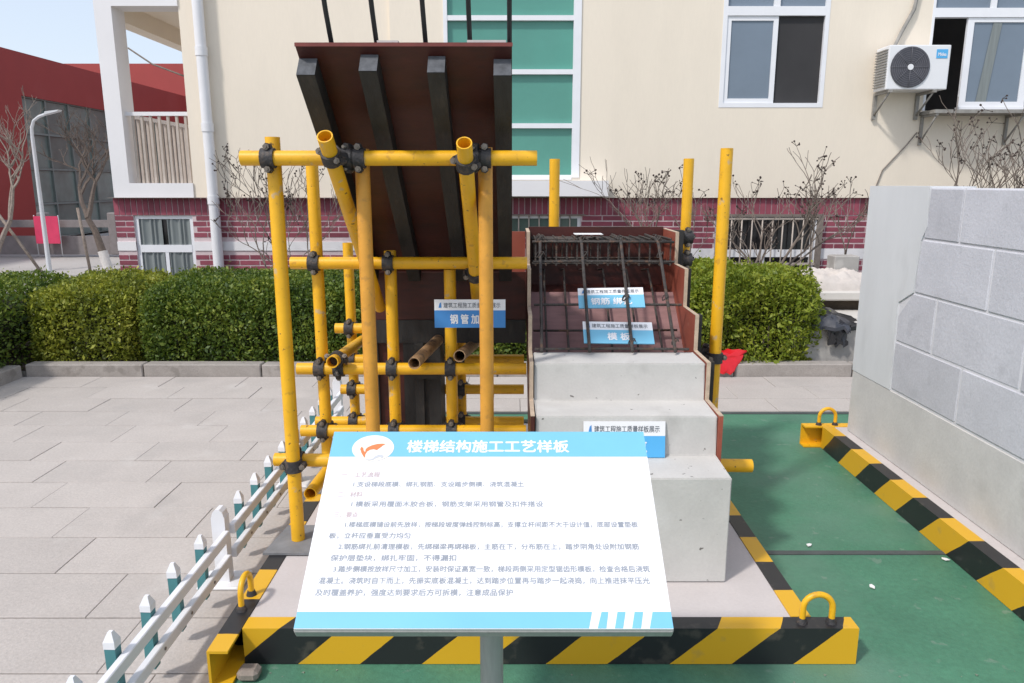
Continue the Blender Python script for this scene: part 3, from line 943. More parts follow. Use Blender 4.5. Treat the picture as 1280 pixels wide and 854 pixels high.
def hedge_cloud(x0, x1, y0, y1, z0, z1, n, size, lump, seed, rnd=.16):
    """leaf quads spread through a lumpy, round-shouldered box shell"""
    r = np.random.default_rng(seed)
    w, d, h = x1 - x0, y1 - y0, z1 - z0
    areas = np.array([w * d * 1.2, w * h * 1.25, w * h * .5, d * h, d * h])
    side = r.choice(5, n, p=areas / areas.sum())
    u, v = r.random(n), r.random(n)
    P = np.empty((n, 3)); N = np.zeros((n, 3))
    for s in range(5):
        k = side == s
        a, b = u[k], v[k]
        if s == 0: P[k] = np.c_[x0 + a * w, y0 + b * d, np.full(a.size, z1)]; N[k, 2] = 1
        if s == 1: P[k] = np.c_[x0 + a * w, np.full(a.size, y0), z0 + b * h]; N[k, 1] = -1
        if s == 2: P[k] = np.c_[x0 + a * w, np.full(a.size, y1), z0 + b * h]; N[k, 1] = 1
        if s == 3: P[k] = np.c_[np.full(a.size, x0), y0 + a * d, z0 + b * h]; N[k, 0] = -1
        if s == 4: P[k] = np.c_[np.full(a.size, x1), y0 + a * d, z0 + b * h]; N[k, 0] = 1
    # round the shoulders
    c = np.array([(x0 + x1) / 2, (y0 + y1) / 2, z0])
    q = P - c
    ex = np.array([w / 2 - rnd, d / 2 - rnd, h - rnd])
    core = np.clip(q, [-ex[0], -ex[1], -1], [ex[0], ex[1], ex[2]])
    dv = q - core
    L = np.linalg.norm(dv, axis=1, keepdims=True) + 1e-9
    q = core + dv / L * np.minimum(L, rnd)
    Nn = dv / L
    # lumps
    ph = r.random((7, 3)) * 6.28
    fr = r.normal(0, 1, (7, 3)) * 5.5
    lum = sum(np.sin((P * fr[i]).sum(1) + ph[i, 0]) for i in range(7)) / 7 + sum(np.sin((P * fr[i] * 3.1).sum(1) + ph[i, 1]) for i in range(7)) / 13
    q = q + Nn * (lum[:, None] * lump) - Nn * (r.random((n, 1)) ** 2 * .19) + r.normal(0, .012, (n, 3))
    strag = r.random(n) < .03
    q[strag] += Nn[strag] * r.random((strag.sum(), 1)) * .07
    P = q + c
    # leaves: pointed quads
    t = r.normal(0, 1, (n, 3)) + Nn * .55 + np.array([0, 0, .35])
    t /= np.linalg.norm(t, axis=1, keepdims=True)
    b = np.cross(t, r.normal(0, 1, (n, 3)))
    b /= np.linalg.norm(b, axis=1, keepdims=True) + 1e-9
    s = size * np.clip(r.lognormal(-.12, .36, (n, 1)), .4, 2.0)
    V = np.stack([P - t * s * .5, P + b * s * .27, P + t * s * .5, P - b * s * .27], 1).reshape(-1, 3)
    keep = np.repeat(P[:, 2] > 0.03, 4)
    V = V[keep]
    m = V.shape[0] // 4
    me = bpy.data.meshes.new('foliage')
    me.vertices.add(m * 4); me.loops.add(m * 4); me.polygons.add(m)
    me.vertices.foreach_set('co', V.astype(np.float32).ravel())
    me.loops.foreach_set('vertex_index', np.arange(m * 4, dtype=np.int32))
    me.polygons.foreach_set('loop_start', np.arange(0, m * 4, 4, dtype=np.int32))
    me.polygons.foreach_set('loop_total', np.full(m, 4, np.int32))
    me.update()
    return me

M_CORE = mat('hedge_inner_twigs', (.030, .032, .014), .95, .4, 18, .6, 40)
def hedge(label, x0, x1, y0, y1, z1, n, size, m, seed, lump=.05, stems=10, name='hedge', cat='hedge', rnd=.28):
    t = thing(name, label, cat, ((x0 + x1) / 2, (y0 + y1) / 2, .05))
    me = hedge_cloud(x0, x1, y0, y1, .05, z1, n, size, lump, seed, rnd)
    me.transform(Matrix.Translation(-t.location))
    me.materials.append(m)
    o = inst('foliage', me, t); o['kind'] = 'stuff'
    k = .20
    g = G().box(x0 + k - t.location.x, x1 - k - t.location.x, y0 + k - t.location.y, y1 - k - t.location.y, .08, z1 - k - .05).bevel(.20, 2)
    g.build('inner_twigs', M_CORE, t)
    st = G()
    for i in range(stems):
        x = random.uniform(x0 + .12, x1 - .12) - t.location.x
        y = random.uniform(y0 + .10, y0 + .3) - t.location.y
        st.path([(x, y, -.01), (x + random.uniform(-.05, .05), y, .14), (x + random.uniform(-.12, .12), y, .34)], .010, 5, r2=.006)
    st.build('stems', M_BARK, t, kind='stuff')
    return t
hedge('dark green hedge arm at the left edge running towards the camera', -6.0, -4.22, 3.0, 7.5, .76, 60000, .034, F_DARK, 1)
hedge('yellow green stretch of hedge in the left corner behind the paving', -4.26, -3.22, 6.26, 7.5, .76, 33000, .032, F_YEL, 2)
hedge('long green hedge behind the scaffold and the striped base', -3.3, 1.52, 6.27, 7.5, .765, 135000, .031, F_DARK, 3, stems=26)
hedge('rounded light green bush right of the stair landing', 1.36, 2.66, 6.22, 7.4, .84, 42000, .034, F_BUSH, 4, lump=.13, name='bush', cat='bush', rnd=.24)

# ================================================================== RIGHT: ledge, tarp, rubble, red plastic
lg = thing('concrete_ledge', 'low grey concrete ledge beside the light green bush', 'ledge', (2.9, 6.35, .05))
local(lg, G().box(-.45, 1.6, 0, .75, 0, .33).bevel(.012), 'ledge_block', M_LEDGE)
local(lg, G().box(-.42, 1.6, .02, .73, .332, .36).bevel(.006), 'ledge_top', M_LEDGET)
local(lg, G().box(-.34, 1.6, .80, 1.25, 0, .46).bevel(.012), 'ledge_step', M_SOIL)
local(lg, G().box(-.40, 1.6, .62, 1.30, .462, .55).bevel(.014), 'rear_slab', M_LEDGET)
tp = thing('tarp', 'crumpled black and grey tarpaulin hanging over the concrete ledge', 'tarp', (2.75, 6.45, .41))
def crumple(pts, th, m, name, par, seed, nz=1.0):
    r = random.Random(seed)
    g = G()
    n = 9; k = 6
    grid = []
    for i in range(n):
        row = []
        for j in range(k):
            a, b = i / (n - 1), j / (k - 1)
            p = (Vector(pts[0]) * (1 - a) * (1 - b) + Vector(pts[1]) * a * (1 - b) + Vector(pts[2]) * a * b + Vector(pts[3]) * (1 - a) * b)
            p += Vector((r.gauss(0, .01) * nz, r.gauss(0, .012) * nz, r.gauss(0, .014) * nz + .06 * nz * math.sin(a * 3.1) * math.sin(b * 3.1)))
            row.append(g.b.verts.new(p))
        grid.append(row)
    low = [[g.b.verts.new(v.co - Vector((0, 0, th))) for v in row] for row in grid]
    for i in range(n - 1):
        for j in range(k - 1):
            g.face([grid[i][j], grid[i + 1][j], grid[i + 1][j + 1], grid[i][j + 1]], True)
            g.face([low[i][j + 1], low[i + 1][j + 1], low[i + 1][j], low[i][j]], True)
    ring = [(i, 0) for i in range(n)] + [(n - 1, j) for j in range(1, k)] + [(i, k - 1) for i in range(n - 2, -1, -1)] + [(0, j) for j in range(k - 2, 0, -1)]
    for (a, b), (c, d) in zip(ring, ring[1:] + ring[:1]):
        g.face([grid[a][b], low[a][b], low[c][d], grid[c][d]])
    return g.build(name, m, par)
crumple([(-.36, -.14, .07), (.24, -.14, -.02), (.36, .12, .0), (-.26, .30, .17)], .035, M_TARP, 'black_sheet', tp, 3)
crumple([(-.16, -.16, .0), (.16, -.20, -.03), (.24, -.05, .0), (-.05, -.02, .07)], .03, M_TARP2, 'grey_fold', tp, 5)
crumple([(-.02, -.17, -.15), (.14, -.17, -.15), (.16, -.14, -.01), (-.02, -.14, .0)], .03, M_TARP, 'hanging_flap', tp, 8)
def rock(name, label, loc, sx, sy, sz, m, seed, cat='rubble', group=None):
    r = random.Random(seed)
    g = G()
    bmesh.ops.create_icosphere(g.b, subdivisions=4, radius=1)
    ph = [(r.uniform(1, 5), r.uniform(1, 5), r.uniform(1, 5), r.uniform(0, 6)) for _ in range(8)]
    for v in g.b.verts:
        c = v.co.copy()
        k = 1 + sum(math.sin(c.x * a + c.y * b + c.z * d + e) for a, b, d, e in ph) * .06
        v.co = Vector((c.x * sx * k, c.y * sy * k, max(-.55, c.z * k) * sz))
    for f in g.b.faces: f.smooth = True
    o = g.build(name, m)
    o.location = loc
    return tag(o, label, cat, group)
from mathutils import noise as mn
def heap(name, label, loc, w_, d_, h_, seed, m, cat):
    g = G()
    n, k = 56, 30
    grid = []
    for i in range(n):
        row = []
        for j in range(k):
            u, v = i / (n - 1) * 2 - 1, j / (k - 1) * 2 - 1
            rr = max(0.0, 1 - (abs(u) ** 2.6 + abs(v) ** 2.4))
            p = Vector((u * 2.2 + seed, v * 1.6, seed * .7))
            f = mn.fractal(p * 1.3, 1.0, 2.1, 5) * .5 + mn.noise(p * 2.4) * .25
            z = h_ * (rr ** .5) * (.78 + .5 * f) + (mn.noise(p * 9) * .012 if rr > 0 else 0)
            row.append(g.b.verts.new((u * w_, v * d_, max(z, 0) + (0 if rr > 0 else -.02))))
        grid.append(row)
    for i in range(n - 1):
        for j in range(k - 1):
            g.face([grid[i][j], grid[i + 1][j], grid[i + 1][j + 1], grid[i][j + 1]], True)
    edge = [grid[i][0] for i in range(n)] + [grid[n - 1][j] for j in range(1, k)] + [grid[i][k - 1] for i in range(n - 2, -1, -1)] + [grid[0][j] for j in range(k - 2, 0, -1)]
    g.face(edge[::-1])
    o = g.build(name, m)
    o.location = loc
    return tag(o, label, cat)
heap('rubble_heap', 'low pale rubble heap on the rear slab of the ledge', (3.08, 7.32, .605), .52, .30, .20, 3.3, M_ROCK, 'rubble')
tag(G().box(3.36, 3.62, 7.75, 7.95, .40, .86).bevel(.01).build('meter_box', M_LEDGE), 'small grey meter box behind the rubble heap', 'box')
# red plastic basin lying by the kerb
rd = thing('plastic_bag', 'bright red plastic bag spread on the kerb by the yellow post', 'bag', (1.72, 6.16, .105))
crumple([(-.10, -.06, -.01), (.10, -.06, -.02), (.28, .03, .10), (-.02, .06, .10)], .012, M_REDP, 'right_fold', rd, 11, .45)
crumple([(-.18, -.05, .0), (.02, -.06, .0), (.05, .04, .10), (-.24, .05, .12)], .012, M_REDP, 'left_fold', rd, 12, .45)
crumple([(-.16, -.09, -.03), (.12, -.095, -.06), (.24, -.04, .07), (-.18, -.04, .06)], .012, M_REDP, 'front_fold', rd, 14, .45)

# ================================================================== STRIPED BASE FRAME WITH STAIR
base = thing('base_frame', 'black and yellow striped steel base carrying the stair and scaffold', 'base', (0.02, 2.24, 0))
def rel(o, g, name, m, **k):
    ob = g.build(name, m, o, **k)
    ob.data.transform(Matrix.Translation(-o.location))
    return ob
HB, FL, TW = .14, .068, .009
ZB0 = .006
MS_F = stripes('hazard_front', 'X', -1, .797, .42, 1.16)
MS_L = stripes('hazard_left', 'Y', 1, .164, .42, 1.0)
MS_R = stripes('hazard_right', 'Y', 1, .314, .42, 1.0)
def channel_y(xw, s, y0, y1):     # web at xw, flanges towards s
    f = xw + s * FL
    a, b = sorted((xw, xw + s * TW)); c, d = sorted((xw + s * TW, f))
    return G().box(a, b, y0, y1, ZB0, HB).box(c, d, y0, y1, HB - TW, HB).box(c, d, y0, y1, ZB0, ZB0 + TW)
def channel_x(yw, s, x0, x1):
    f = yw + s * FL
    a, b = sorted((yw, yw + s * TW)); c, d = sorted((yw + s * TW, f))
    return G().box(x0, x1, a, b, ZB0, HB).box(x0, x1, c, d, HB - TW, HB).box(x0, x1, c, d, ZB0, ZB0 + TW)
rel(base, channel_y(-.975, 1, 2.115, 4.5), 'channel_beam', MS_L)
rel(base, channel_x(2.24, 1, -.905, 1.165), 'channel_beam', MS_F)
rel(base, channel_y(1.03, -1, 2.311, 4.6), 'channel_beam', MS_R)
rel(base, channel_x(4.50, -1, -1.06, .96), 'channel_beam', MS_F)
rel(base, G().box(-.906, .961, 2.309, 4.431, .012, HB - .004), 'screed_slab', M_SLABW)
def loop(par, c, ax, w_=.05, h=.105, r=.0105):
    pts = []
    for a in np.linspace(0, math.pi, 13):
        pts.append((w_ * math.cos(a), h - w_ + w_ * math.sin(a)))
    pts = [(w_, -.0)] + pts + [(-w_, -.0)]
    P = [(c[0] + (p if ax == 'x' else 0), c[1] + (p if ax == 'y' else 0), c[2] + z) for p, z in pts]
    rel(par, G().path(P, r, 10), 'lifting_loop', M_YEL)
    g = G()
    for sgn in (-1, 1):
        q = (c[0] + (sgn * w_ if ax == 'x' else 0), c[1] + (sgn * w_ if ax == 'y' else 0), c[2])
        g.tube(q, (q[0], q[1], q[2] + .018), .019, 10, r2=.013)
    rel(par, g, 'welds', M_CLAMP, kind='stuff')
loop(base, (1.035, 2.275, HB), 'x')
loop(base, (-.945, 2.40, HB), 'y')
rel(base, G().box(1.031, 1.155, 2.30, 2.309, .02, HB - .01), 'stiffener_plate', M_YEL)

# block under the left front end
tag(G().box(-.90, -.83, 2.14, 2.20, .005, .045).bevel(.012).build('timber_block', M_BARKL), 'small grey brown timber packing block under the left beam end', 'block')

# concrete steps ------------------------------------------------------
SX0, SX1 = .093, .80
FR = [2.54, 2.77, 2.99, 3.22, 3.46, 3.69]          # step fronts
TP = [.552, .714, .872, 1.03, 1.205, 1.36]         # step tops
st = thing('concrete_stair', 'pale grey concrete stair flight of three finished steps', 'stair', (.45, 2.54, HB))
poly = [(2.54, HB - .002), (2.54, TP[0]), (2.77, TP[0]), (2.77, TP[1]), (2.99, TP[1]), (2.99, TP[2]), (3.20, TP[2]), (3.20, .80), (2.86, .50), (2.86, HB - .002)]
g = G().prism(poly, 'x', SX0, SX1)
bmesh.ops.bevel(g.b, geom=[e for e in g.b.edges], offset=.004, segments=2, affect='EDGES')
rel(st, g, 'flight', M_CONC)

# stair formwork -------------------------------------------------------
fm = thing('stair_formwork', 'red plywood formwork with stepped side boards around the unpoured stair', 'formwork', (.45, 3.2, HB))
def side_board(x0, x1, edge_x):
    p = [(2.768, .30), (2.768, TP[1] + .012), (2.985, TP[1] + .012)]
    p = []
    bottom = [(4.0, .92), (3.68, .88), (2.80, .20), (2.755, .20)]
    top = [(2.755, TP[1] - .0)]
    for i in range(2, 6):
        top += [(FR[i] - .012, TP[i - 1] + .004), (FR[i] - .012, TP[i] + .004)]
    top[0] = (2.755, TP[1] + .004)
    top += [(4.0, TP[5] + .004)]
    return bottom + top
sb = side_board(0, 0, 0)
fl = G().prism(sb, 'x', .8025, .8185)
o = rel(fm, fl, 'side_board', M_PLYRED)
def edge_strip(x0, x1):
    g = G()
    top = sb[4:]
    for (a, b), (c, d) in zip(top, top[1:]):
        if abs(a - c) < 1e-6: g.box(x0, x1, a - .003, a - .0005, b, d + .003)
        else: g.box(x0, x1, a, c, b + .0005, b + .003)
    return g
rel(fm, edge_strip(.8022, .8188), 'plywood_edge', M_PLYEDGE)
rel(fm, G().prism(sb, 'x', .072, .088), 'side_board', M_PLY)
rel(fm, edge_strip(.0717, .0883), 'plywood_edge', M_PLYEDGE)
# soffit board below the bars, landing boards
def soff(y): return 1.07 + (y - 3.68) * .82
rel(fm, G().prism([(3.205, soff(3.205)), (3.68, 1.07), (3.68, 1.052), (3.205, soff(3.205) - .02)], 'x', .0885, .802), 'soffit_board', M_PLYMAUVE)
rel(fm, G().box(.0885, .802, 3.681, 3.98, 1.052, 1.068), 'landing_board', M_PLY)
rel(fm, G().box(.0885, .802, 3.981, 3.999, 1.0, 1.375), 'rear_board', M_PLY)  # darker ply colour than the side board, shade put into the colour
rel(fm, G().box(.60, .801, 3.95, 3.980, 1.07, 1.31), 'inner_board', M_PLY)  # same dark ply colour, standing in for shade inside the landing
for i, x in enumerate((.13, .44, .75)):
    rel(fm, G().prism([(3.21, soff(3.21) - .022), (3.98, 1.045), (3.98, .97), (3.21, soff(3.21) - .10)], 'x', x - .025, x + .025), 'joist', M_TIMBER)
# struts outside the right side board
for y, z0, z1 in ((3.06, .55, .86), (3.30, .78, 1.02), (3.55, .95, 1.2)):
    rel(fm, G().box(.819, .858, y, y + .04, z0 - .15, z1), 'stud', M_TIMBER)
# thin battens seen against the rear yellow post
rel(fm, G().box(.819, .90, 3.93, 3.97, .95, 1.36), 'stud', M_TIMBER)

# rebar cage ------------------------------------------------------------
rbr = thing('rebar_cage', 'dark tied steel reinforcement cage of the unpoured stair and landing', 'rebar', (.45, 3.2, .9))
def bar(par, pts, r=.0062):
    return rel(par, G().path(pts, r, 7), 'bar', M_REBAR)
random.seed(3)
def cage_z(y): return .905 + (y - 3.16) * .93
for x in (.135, .335, .525, .705):
    j = random.uniform(-.012, .012)
    bar(rbr, [(x + j, 3.14, cage_z(3.14)), (x + j * .5, 3.35, cage_z(3.35)), (x, 3.60, cage_z(3.60)), (x - j, 3.66, 1.335), (x - j, 3.96, 1.335)], .0075)
for x in (.16, .26, .36, .46, .58, .69):
    bar(rbr, [(x, 3.16, soff(3.16) + .085), (x, 3.66, soff(3.66) + .05), (x + .005, 3.80, soff(3.68) + .10), (x, 3.96, 1.15)], .0055)
for y in (3.18, 3.36, 3.55):
    bar(rbr, [(.10, y, cage_z(y) - .034), (.45, y + .004, cage_z(y) - .032), (.775, y, cage_z(y) - .034)], .006)
for y in (3.24, 3.42):
    bar(rbr, [(.10, y, soff(y) + .068), (.775, y + .006, soff(y) + .070)], .0055)
for y in (3.63, 3.665, 3.70, 3.745, 3.79, 3.84, 3.89, 3.94):
    bar(rbr, [(.10, y, 1.322 + random.uniform(-.004, .004)), (.785, y + random.uniform(-.01, .01), 1.322)], .006)
for y in (3.66, 3.80, 3.93):
    bar(rbr, [(.10, y, 1.215), (.785, y, 1.215)], .006)
for i in range(14):
    x = .115 + i * .0505
    bar(rbr, [(x, 3.965, 1.205), (x, 3.965, 1.33), (x, 3.635, 1.335), (x, 3.63, 1.21), (x, 3.96, 1.203)], .0045)
for k in range(26):                      # tie wire at the crossings
    y = random.choice((3.18, 3.36, 3.55, 3.64, 3.70, 3.76)); x = random.choice((.135, .335, .525, .705)) + random.uniform(-.01, .01)
    z = cage_z(y) if y < 3.6 else 1.335
    pts = [(x + .016 * math.cos(a) * (1 - a / 30), y + .012 * math.sin(a), z + .014 * math.sin(a * 1.3)) for a in np.linspace(0, 9, 14)]
    rel(rbr, G().path(pts, .0022, 4), 'tie_wire', M_REBAR)

# upper flight formwork ---------------------------------------------------
UX0, UX1 = -.722, .0
UZ = lambda y: 2.045 - .80 * (y - 2.63)
uf = thing('upper_flight_formwork', 'dark red plywood underside of the upper flight with black timber battens', 'formwork', (-.36, 3.2, HB))
rel(uf, G().prism([(2.63, UZ(2.63)), (3.73, UZ(3.73)), (3.73, UZ(3.73) + .014), (2.63, UZ(2.63) + .014)], 'x', UX0, UX1), 'soffit_sheet', M_PLY)
rel(uf, G().prism([(2.626, UZ(2.63) + .001), (2.6297, UZ(2.63) + .001), (2.6297, UZ(2.63) + .013), (2.626, UZ(2.63) + .013)], 'x', UX0 - .002, UX1 + .002), 'end_strip', M_PLYEND)
BD = .078                                  # batten depth, square to the sheet
for x0, x1, yo in ((UX0, UX0 + .062, 2.668), (-.51, -.45, 2.655), (-.283, -.225, 2.66), (-.062, -.002, 2.67)):
    a, b = yo, 3.70
    nx, nz = -.625 * BD, -.78 * BD
    pr = [(a, UZ(a) - .002), (b, UZ(b) - .002), (b + nx, UZ(b) + nz), (a + nx, UZ(a) + nz)]
    rel(uf, G().prism(pr, 'x', x0, x1), 'batten', M_TIMBER)
    k = -.0015
    rel(uf, G().quad((x0, a + k, UZ(a) - .002 - k), (x1, a + k, UZ(a) - .002 - k), (x1, a + nx + k, UZ(a) + nz - k), (x0, a + nx + k, UZ(a) + nz - k)), 'batten_end', M_TEND)
# landing beam and column formwork
rel(uf, G().box(-.722, .07, 3.735, 3.753, .92, UZ(3.73) - .002), 'beam_board', M_PLY)
rel(uf, G().box(-.722, .07, 3.728, 3.752, .80, .9185), 'beam_waler', M_TIMBER)
rel(uf, G().box(-.722, .07, 3.754, 3.99, .80, 1.06), 'landing_soffit', M_PLY)
rel(uf, G().box(-.722, .07, 3.98, 4.0, 1.062, 1.35), 'rear_board', M_PLYRED)
rel(uf, G().box(-.76, -.69, 3.74, 3.80, HB, .80), 'column_stud', M_TIMBER)
rel(uf, G().box(-.69, -.56, 3.76, 3.778, HB, .80), 'column_board', M_PLY)
rel(uf, G().box(-.56, -.37, 3.735, 3.98, HB, .80), 'column_box', M_TIMBER)
rel(uf, G().box(-.50, -.455, 3.715, 3.734, HB, .80), 'column_stud', M_TIMBER)
rel(uf, G().box(-.52, -.36, 3.69, 3.714, .62, .66), 'column_clamp', M_TIMBER)

# bars sticking out of the top of the upper flight
ur = thing('starter_bars', 'five black starter bars rising from the top of the upper flight', 'rebar', (-.36, 2.66, 2.08))
for px in (412, 469, 531, 587, 637):
    x = (px - 640) / F * 2.50
    rel(ur, G().path([(x, 2.80, UZ(2.80) + .05), (x, 2.70, UZ(2.70) + .05), (x, 2.62, UZ(2.62) + .10), (x, 2.36, 2.62)], .0085, 7), 'bar', mat('dark_bar', (.02, .02, .022), .55, .3, 40))
tag(rel(uf, G().box(-.15, -.02, 2.632, 2.66, 2.057, 2.067).box(-.45, -.38, 2.632, 2.66, 2.057, 2.066), 'mortar_crumbs', M_SLABW), None or 'x', 'x')
mc = [o for o in bpy.data.objects if o.name.startswith('mortar_crumbs')][0]
del mc['label']; del mc['category']

# ================================================================== SCAFFOLD
sc = thing('pipe_scaffold', 'yellow steel pipe scaffold joined with black couplers under the upper flight', 'scaffold', (-.4, 3.2, HB))
TR = .0275
def pipe(p, q, name, m=None, r=TR):
    return rel(sc, G().tube(p, q, r, 20, hollow=.84), name, m or M_YEL)
def coupler(c1, d1, c2, d2, r=TR, twist=0):
    """two half shells, one round each pipe, joined by a block, with bolts"""
    c1, c2, d1, d2 = Vector(c1), Vector(c2), Vector(d1).normalized(), Vector(d2).normalized()
    g = G()
    bo = G()
    mid = (c1 + c2) / 2
    n = (c2 - c1).normalized()
    g.tube(c1 - d1 * .024, c1 + d1 * .024, r + .009, 14)
    g.tube(c2 - d2 * .024, c2 + d2 * .024, r + .009, 14)
    g.tube(c1 + n * (r * .6), c2 - n * (r * .6), .024, 8)
    for c, d, s in ((c1, d1, -1), (c2, d2, 1)):
        side = d.cross(n).normalized()
        for k in (-1, 1):
            e = c + side * k * (r + .012)
            g.tube(e - n * .014, e + n * .014, .015, 6)
            bo.tube(e - n * .030, e + n * .034, .006, 6)
            bo.tube(e + n * s * .016, e + n * s * .026, .012, 6)
    o = rel(sc, g, 'coupler', M_CLAMP)
    b = bo.build('bolts', M_BOLT, o, kind='stuff')
    b.data.transform(Matrix.Translation(-sc.location))
    return o
XD, YD, ZD = (1, 0, 0), (0, 1, 0), (0, 0, 1)
Y1, Y2, Y3 = 2.86, 3.40, 4.05
y1l, y2l, y3l = Y1 - .062, Y2 - .058, Y3 - .058
b0 = HB + .012
posts = [(-.89, Y1, HB + .012, 1.768, M_YEL), (-.56, Y1, b0, 1.725, M_YEL2), (-.10, Y1, b0, 1.73, M_YEL2),
         (-.89, Y2, b0, 1.735, M_YEL), (-.556, Y2, b0, 1.30, M_YEL), (-.285, Y2, b0, 1.215, M_YEL),
         (-.89, Y3, b0, 1.285, M_YEL), (-.285, Y3, b0, .88, M_YEL), (.226, Y3, b0, 1.726, M_YEL), (.936, Y3, b0, 1.728, M_YEL),
         (.952, Y2, b0, 1.752, M_YEL)]
for x, y, z0, z1, m in posts: pipe((x, y, z0), (x, y, z1), 'standard', m)
led = [(y1l, 1.69, -.989, .091), (y2l, 1.25, -.993, .068), (y2l, .761, -.993, .066), (y2l, .46, -.992, .066),
       (y3l, .65, -1.05, .066), (y3l, .294, -1.10, .066), (y3l, .75 + .075, -.965, .066), (y3l, .48, -.95, .066)]
for y, z, a, b in led: pipe((a, y, z), (b, y, z), 'ledger')
pipe((-.985, Y1 + .062, .478), (.0, Y1 + .062, .462), 'ledger')
pipe((.823, 2.93, .45), (1.0, 2.93, .447), 'ledger')
pipe((-.867, 2.99, .295), (-.867, 4.25, .235), 'transom')
pipe((-.80, 3.22, .822), (-.825, 4.2, .742), 'transom')
pipe((-.43, 3.18, .826), (-.375, 3.70, .822), 'transom', M_BARE)
pipe((-.235, 3.24, .845), (-.20, 3.98, .745), 'transom', M_BARE)
rn = [((-.637, 2.62, 1.757), (-.637, 3.55, 1.757 - .8 * .93)), ((-.163, 2.62, 1.735), (-.163, 3.55, 1.735 - .8 * .93))]
for p, q in rn: pipe(p, q, 'raker')
# couplers
for x in (-.89, -.56, -.10): coupler((x, Y1, 1.69), ZD, (x, y1l, 1.69), XD)
rd_ = (0, .78, -.625)
coupler((-.637, 2.70, 1.693), rd_, (-.60, y1l, 1.69), XD)
coupler((-.163, 2.70, 1.671), rd_, (-.135, y1l, 1.69), XD)
for x in (-.89, -.556): coupler((x, Y2, 1.25), ZD, (x, y2l, 1.25), XD)
coupler((-.163, 3.28, 1.207), rd_, (-.163, y2l, 1.25), XD)
for x in (-.89, -.556, -.285):
    coupler((x, Y2, .761), ZD, (x, y2l, .761), XD); coupler((x, Y2, .46), ZD, (x, y2l, .46), XD)
for x in (-.89, -.285):
    for z in (.65, .294, .825, .48): coupler((x, Y3, z), ZD, (x, y3l, z), XD)
coupler((-.89, Y1, .476), ZD, (-.89, Y1 + .062, .476), XD)
coupler((.952, Y2, .80), ZD, (.93, Y2 + .06, .80), YD)
coupler((.936, Y3, 1.32), ZD, (.936, Y3 - .06, 1.32), XD)
coupler((.936, Y3, 1.20), ZD, (.936, Y3 - .06, 1.20), XD)
coupler((-.80, 3.30, .816), YD, (-.80, y2l, .761), XD)
for x, y in ((-.89, Y1),):
    rel(sc, G().prism([(-1.00, 2.74), (-.80, 2.74), (-.80, 2.99), (-.97, 2.99)], 'z', HB + .0015, HB + .011), 'base_plate', M_PLATE)
for x, y, *_ in posts[1:]:
    rel(sc, G().box(x - .06, x + .06, y - .06, y + .06, HB + .0015, HB + .011), 'base_plate', M_PLATE)
# worn grey plate leaning off the base edge
# ================================================================== SMALL SIGNS
def small_sign(label, origin, rot, w_, h_, head, big, colour, split=.40, gaps=1.0, bigw=.55, hw=.8, group=None, th=.006, shade=M_INKB):
    t = thing('name_sign', label, 'sign', origin, rot, group)
    G().box(-w_ / 2, w_ / 2, -h_ / 2, h_ * (.5 - split), -th, 0).build('colour_panel', colour, t)
    G().box(-w_ / 2, w_ / 2, h_ * (.5 - split), h_ / 2, -th, 0.0).build('white_panel', M_WHITE, t)
    inst('lettering', text_mesh(head, h_ * .2, shade, 0, w_ * hw), t, (w_ * .03, h_ * (.5 - split * .52), .0012))
    inst('lettering', text_mesh(big, h_ * .36, M_WHITE, .0012, w_ * bigw), t, (0, -h_ * split * .5, .0012))
    G().prism([(-w_ * .44, h_ * (.5 - split * .75)), (-w_ * .40, h_ * (.5 - split * .75)), (-w_ * .405, h_ * (.5 - split * .25)), (-w_ * .425, h_ * (.5 - split * .35))], 'z', .0002, .0014).build('emblem', M_BLUE, t)
    return t
p = atY(587.5, 392, Y2 - .10)
small_sign('blue and white sign on the scaffold post reading about pipe bracing', (p.x, Y2 - .105, p.z), (R(90), 0, 0), .319, .128, '建筑工程施工质量样板展示', '钢 管 加 固', M_BLUE, .38)
p = atY(764, 368.5, 3.371)
small_sign('upper light blue sign lying on the reinforcement bars', (p.x, 3.371, cage_z(3.371) - .0125), (R(43), R(-1), R(-1)), .30, .115, '建筑工程施工质量样板展示', '钢筋 绑扎', M_CYAN, .36, bigw=.62)
p = atY(773, 412, 3.227)
small_sign('lower light blue sign lying on the reinforcement bars', (p.x, 3.227, cage_z(3.227) - .0125), (R(42), R(1), R(1)), .31, .118, '建筑工程施工质量样板展示', '模 板', M_CYAN, .38, bigw=.32)
p = atY(780, 547, 2.762)
small_sign('bright blue sign leaning on the second concrete riser', (p.x, 2.752, TP[0] + .073), (R(82), 0, 0), .318, .142, '建筑工程施工质量样板展示', '踏 步 浇 筑', M_SKYB, .40)
pp = tag(G().box(.31, .45, 3.70, 3.80, 1.352, 1.354).build('paper_card', M_PAPER), 'white paper card lying on top of the landing bars', 'card')
pp.rotation_euler = (R(0), 0, 0)

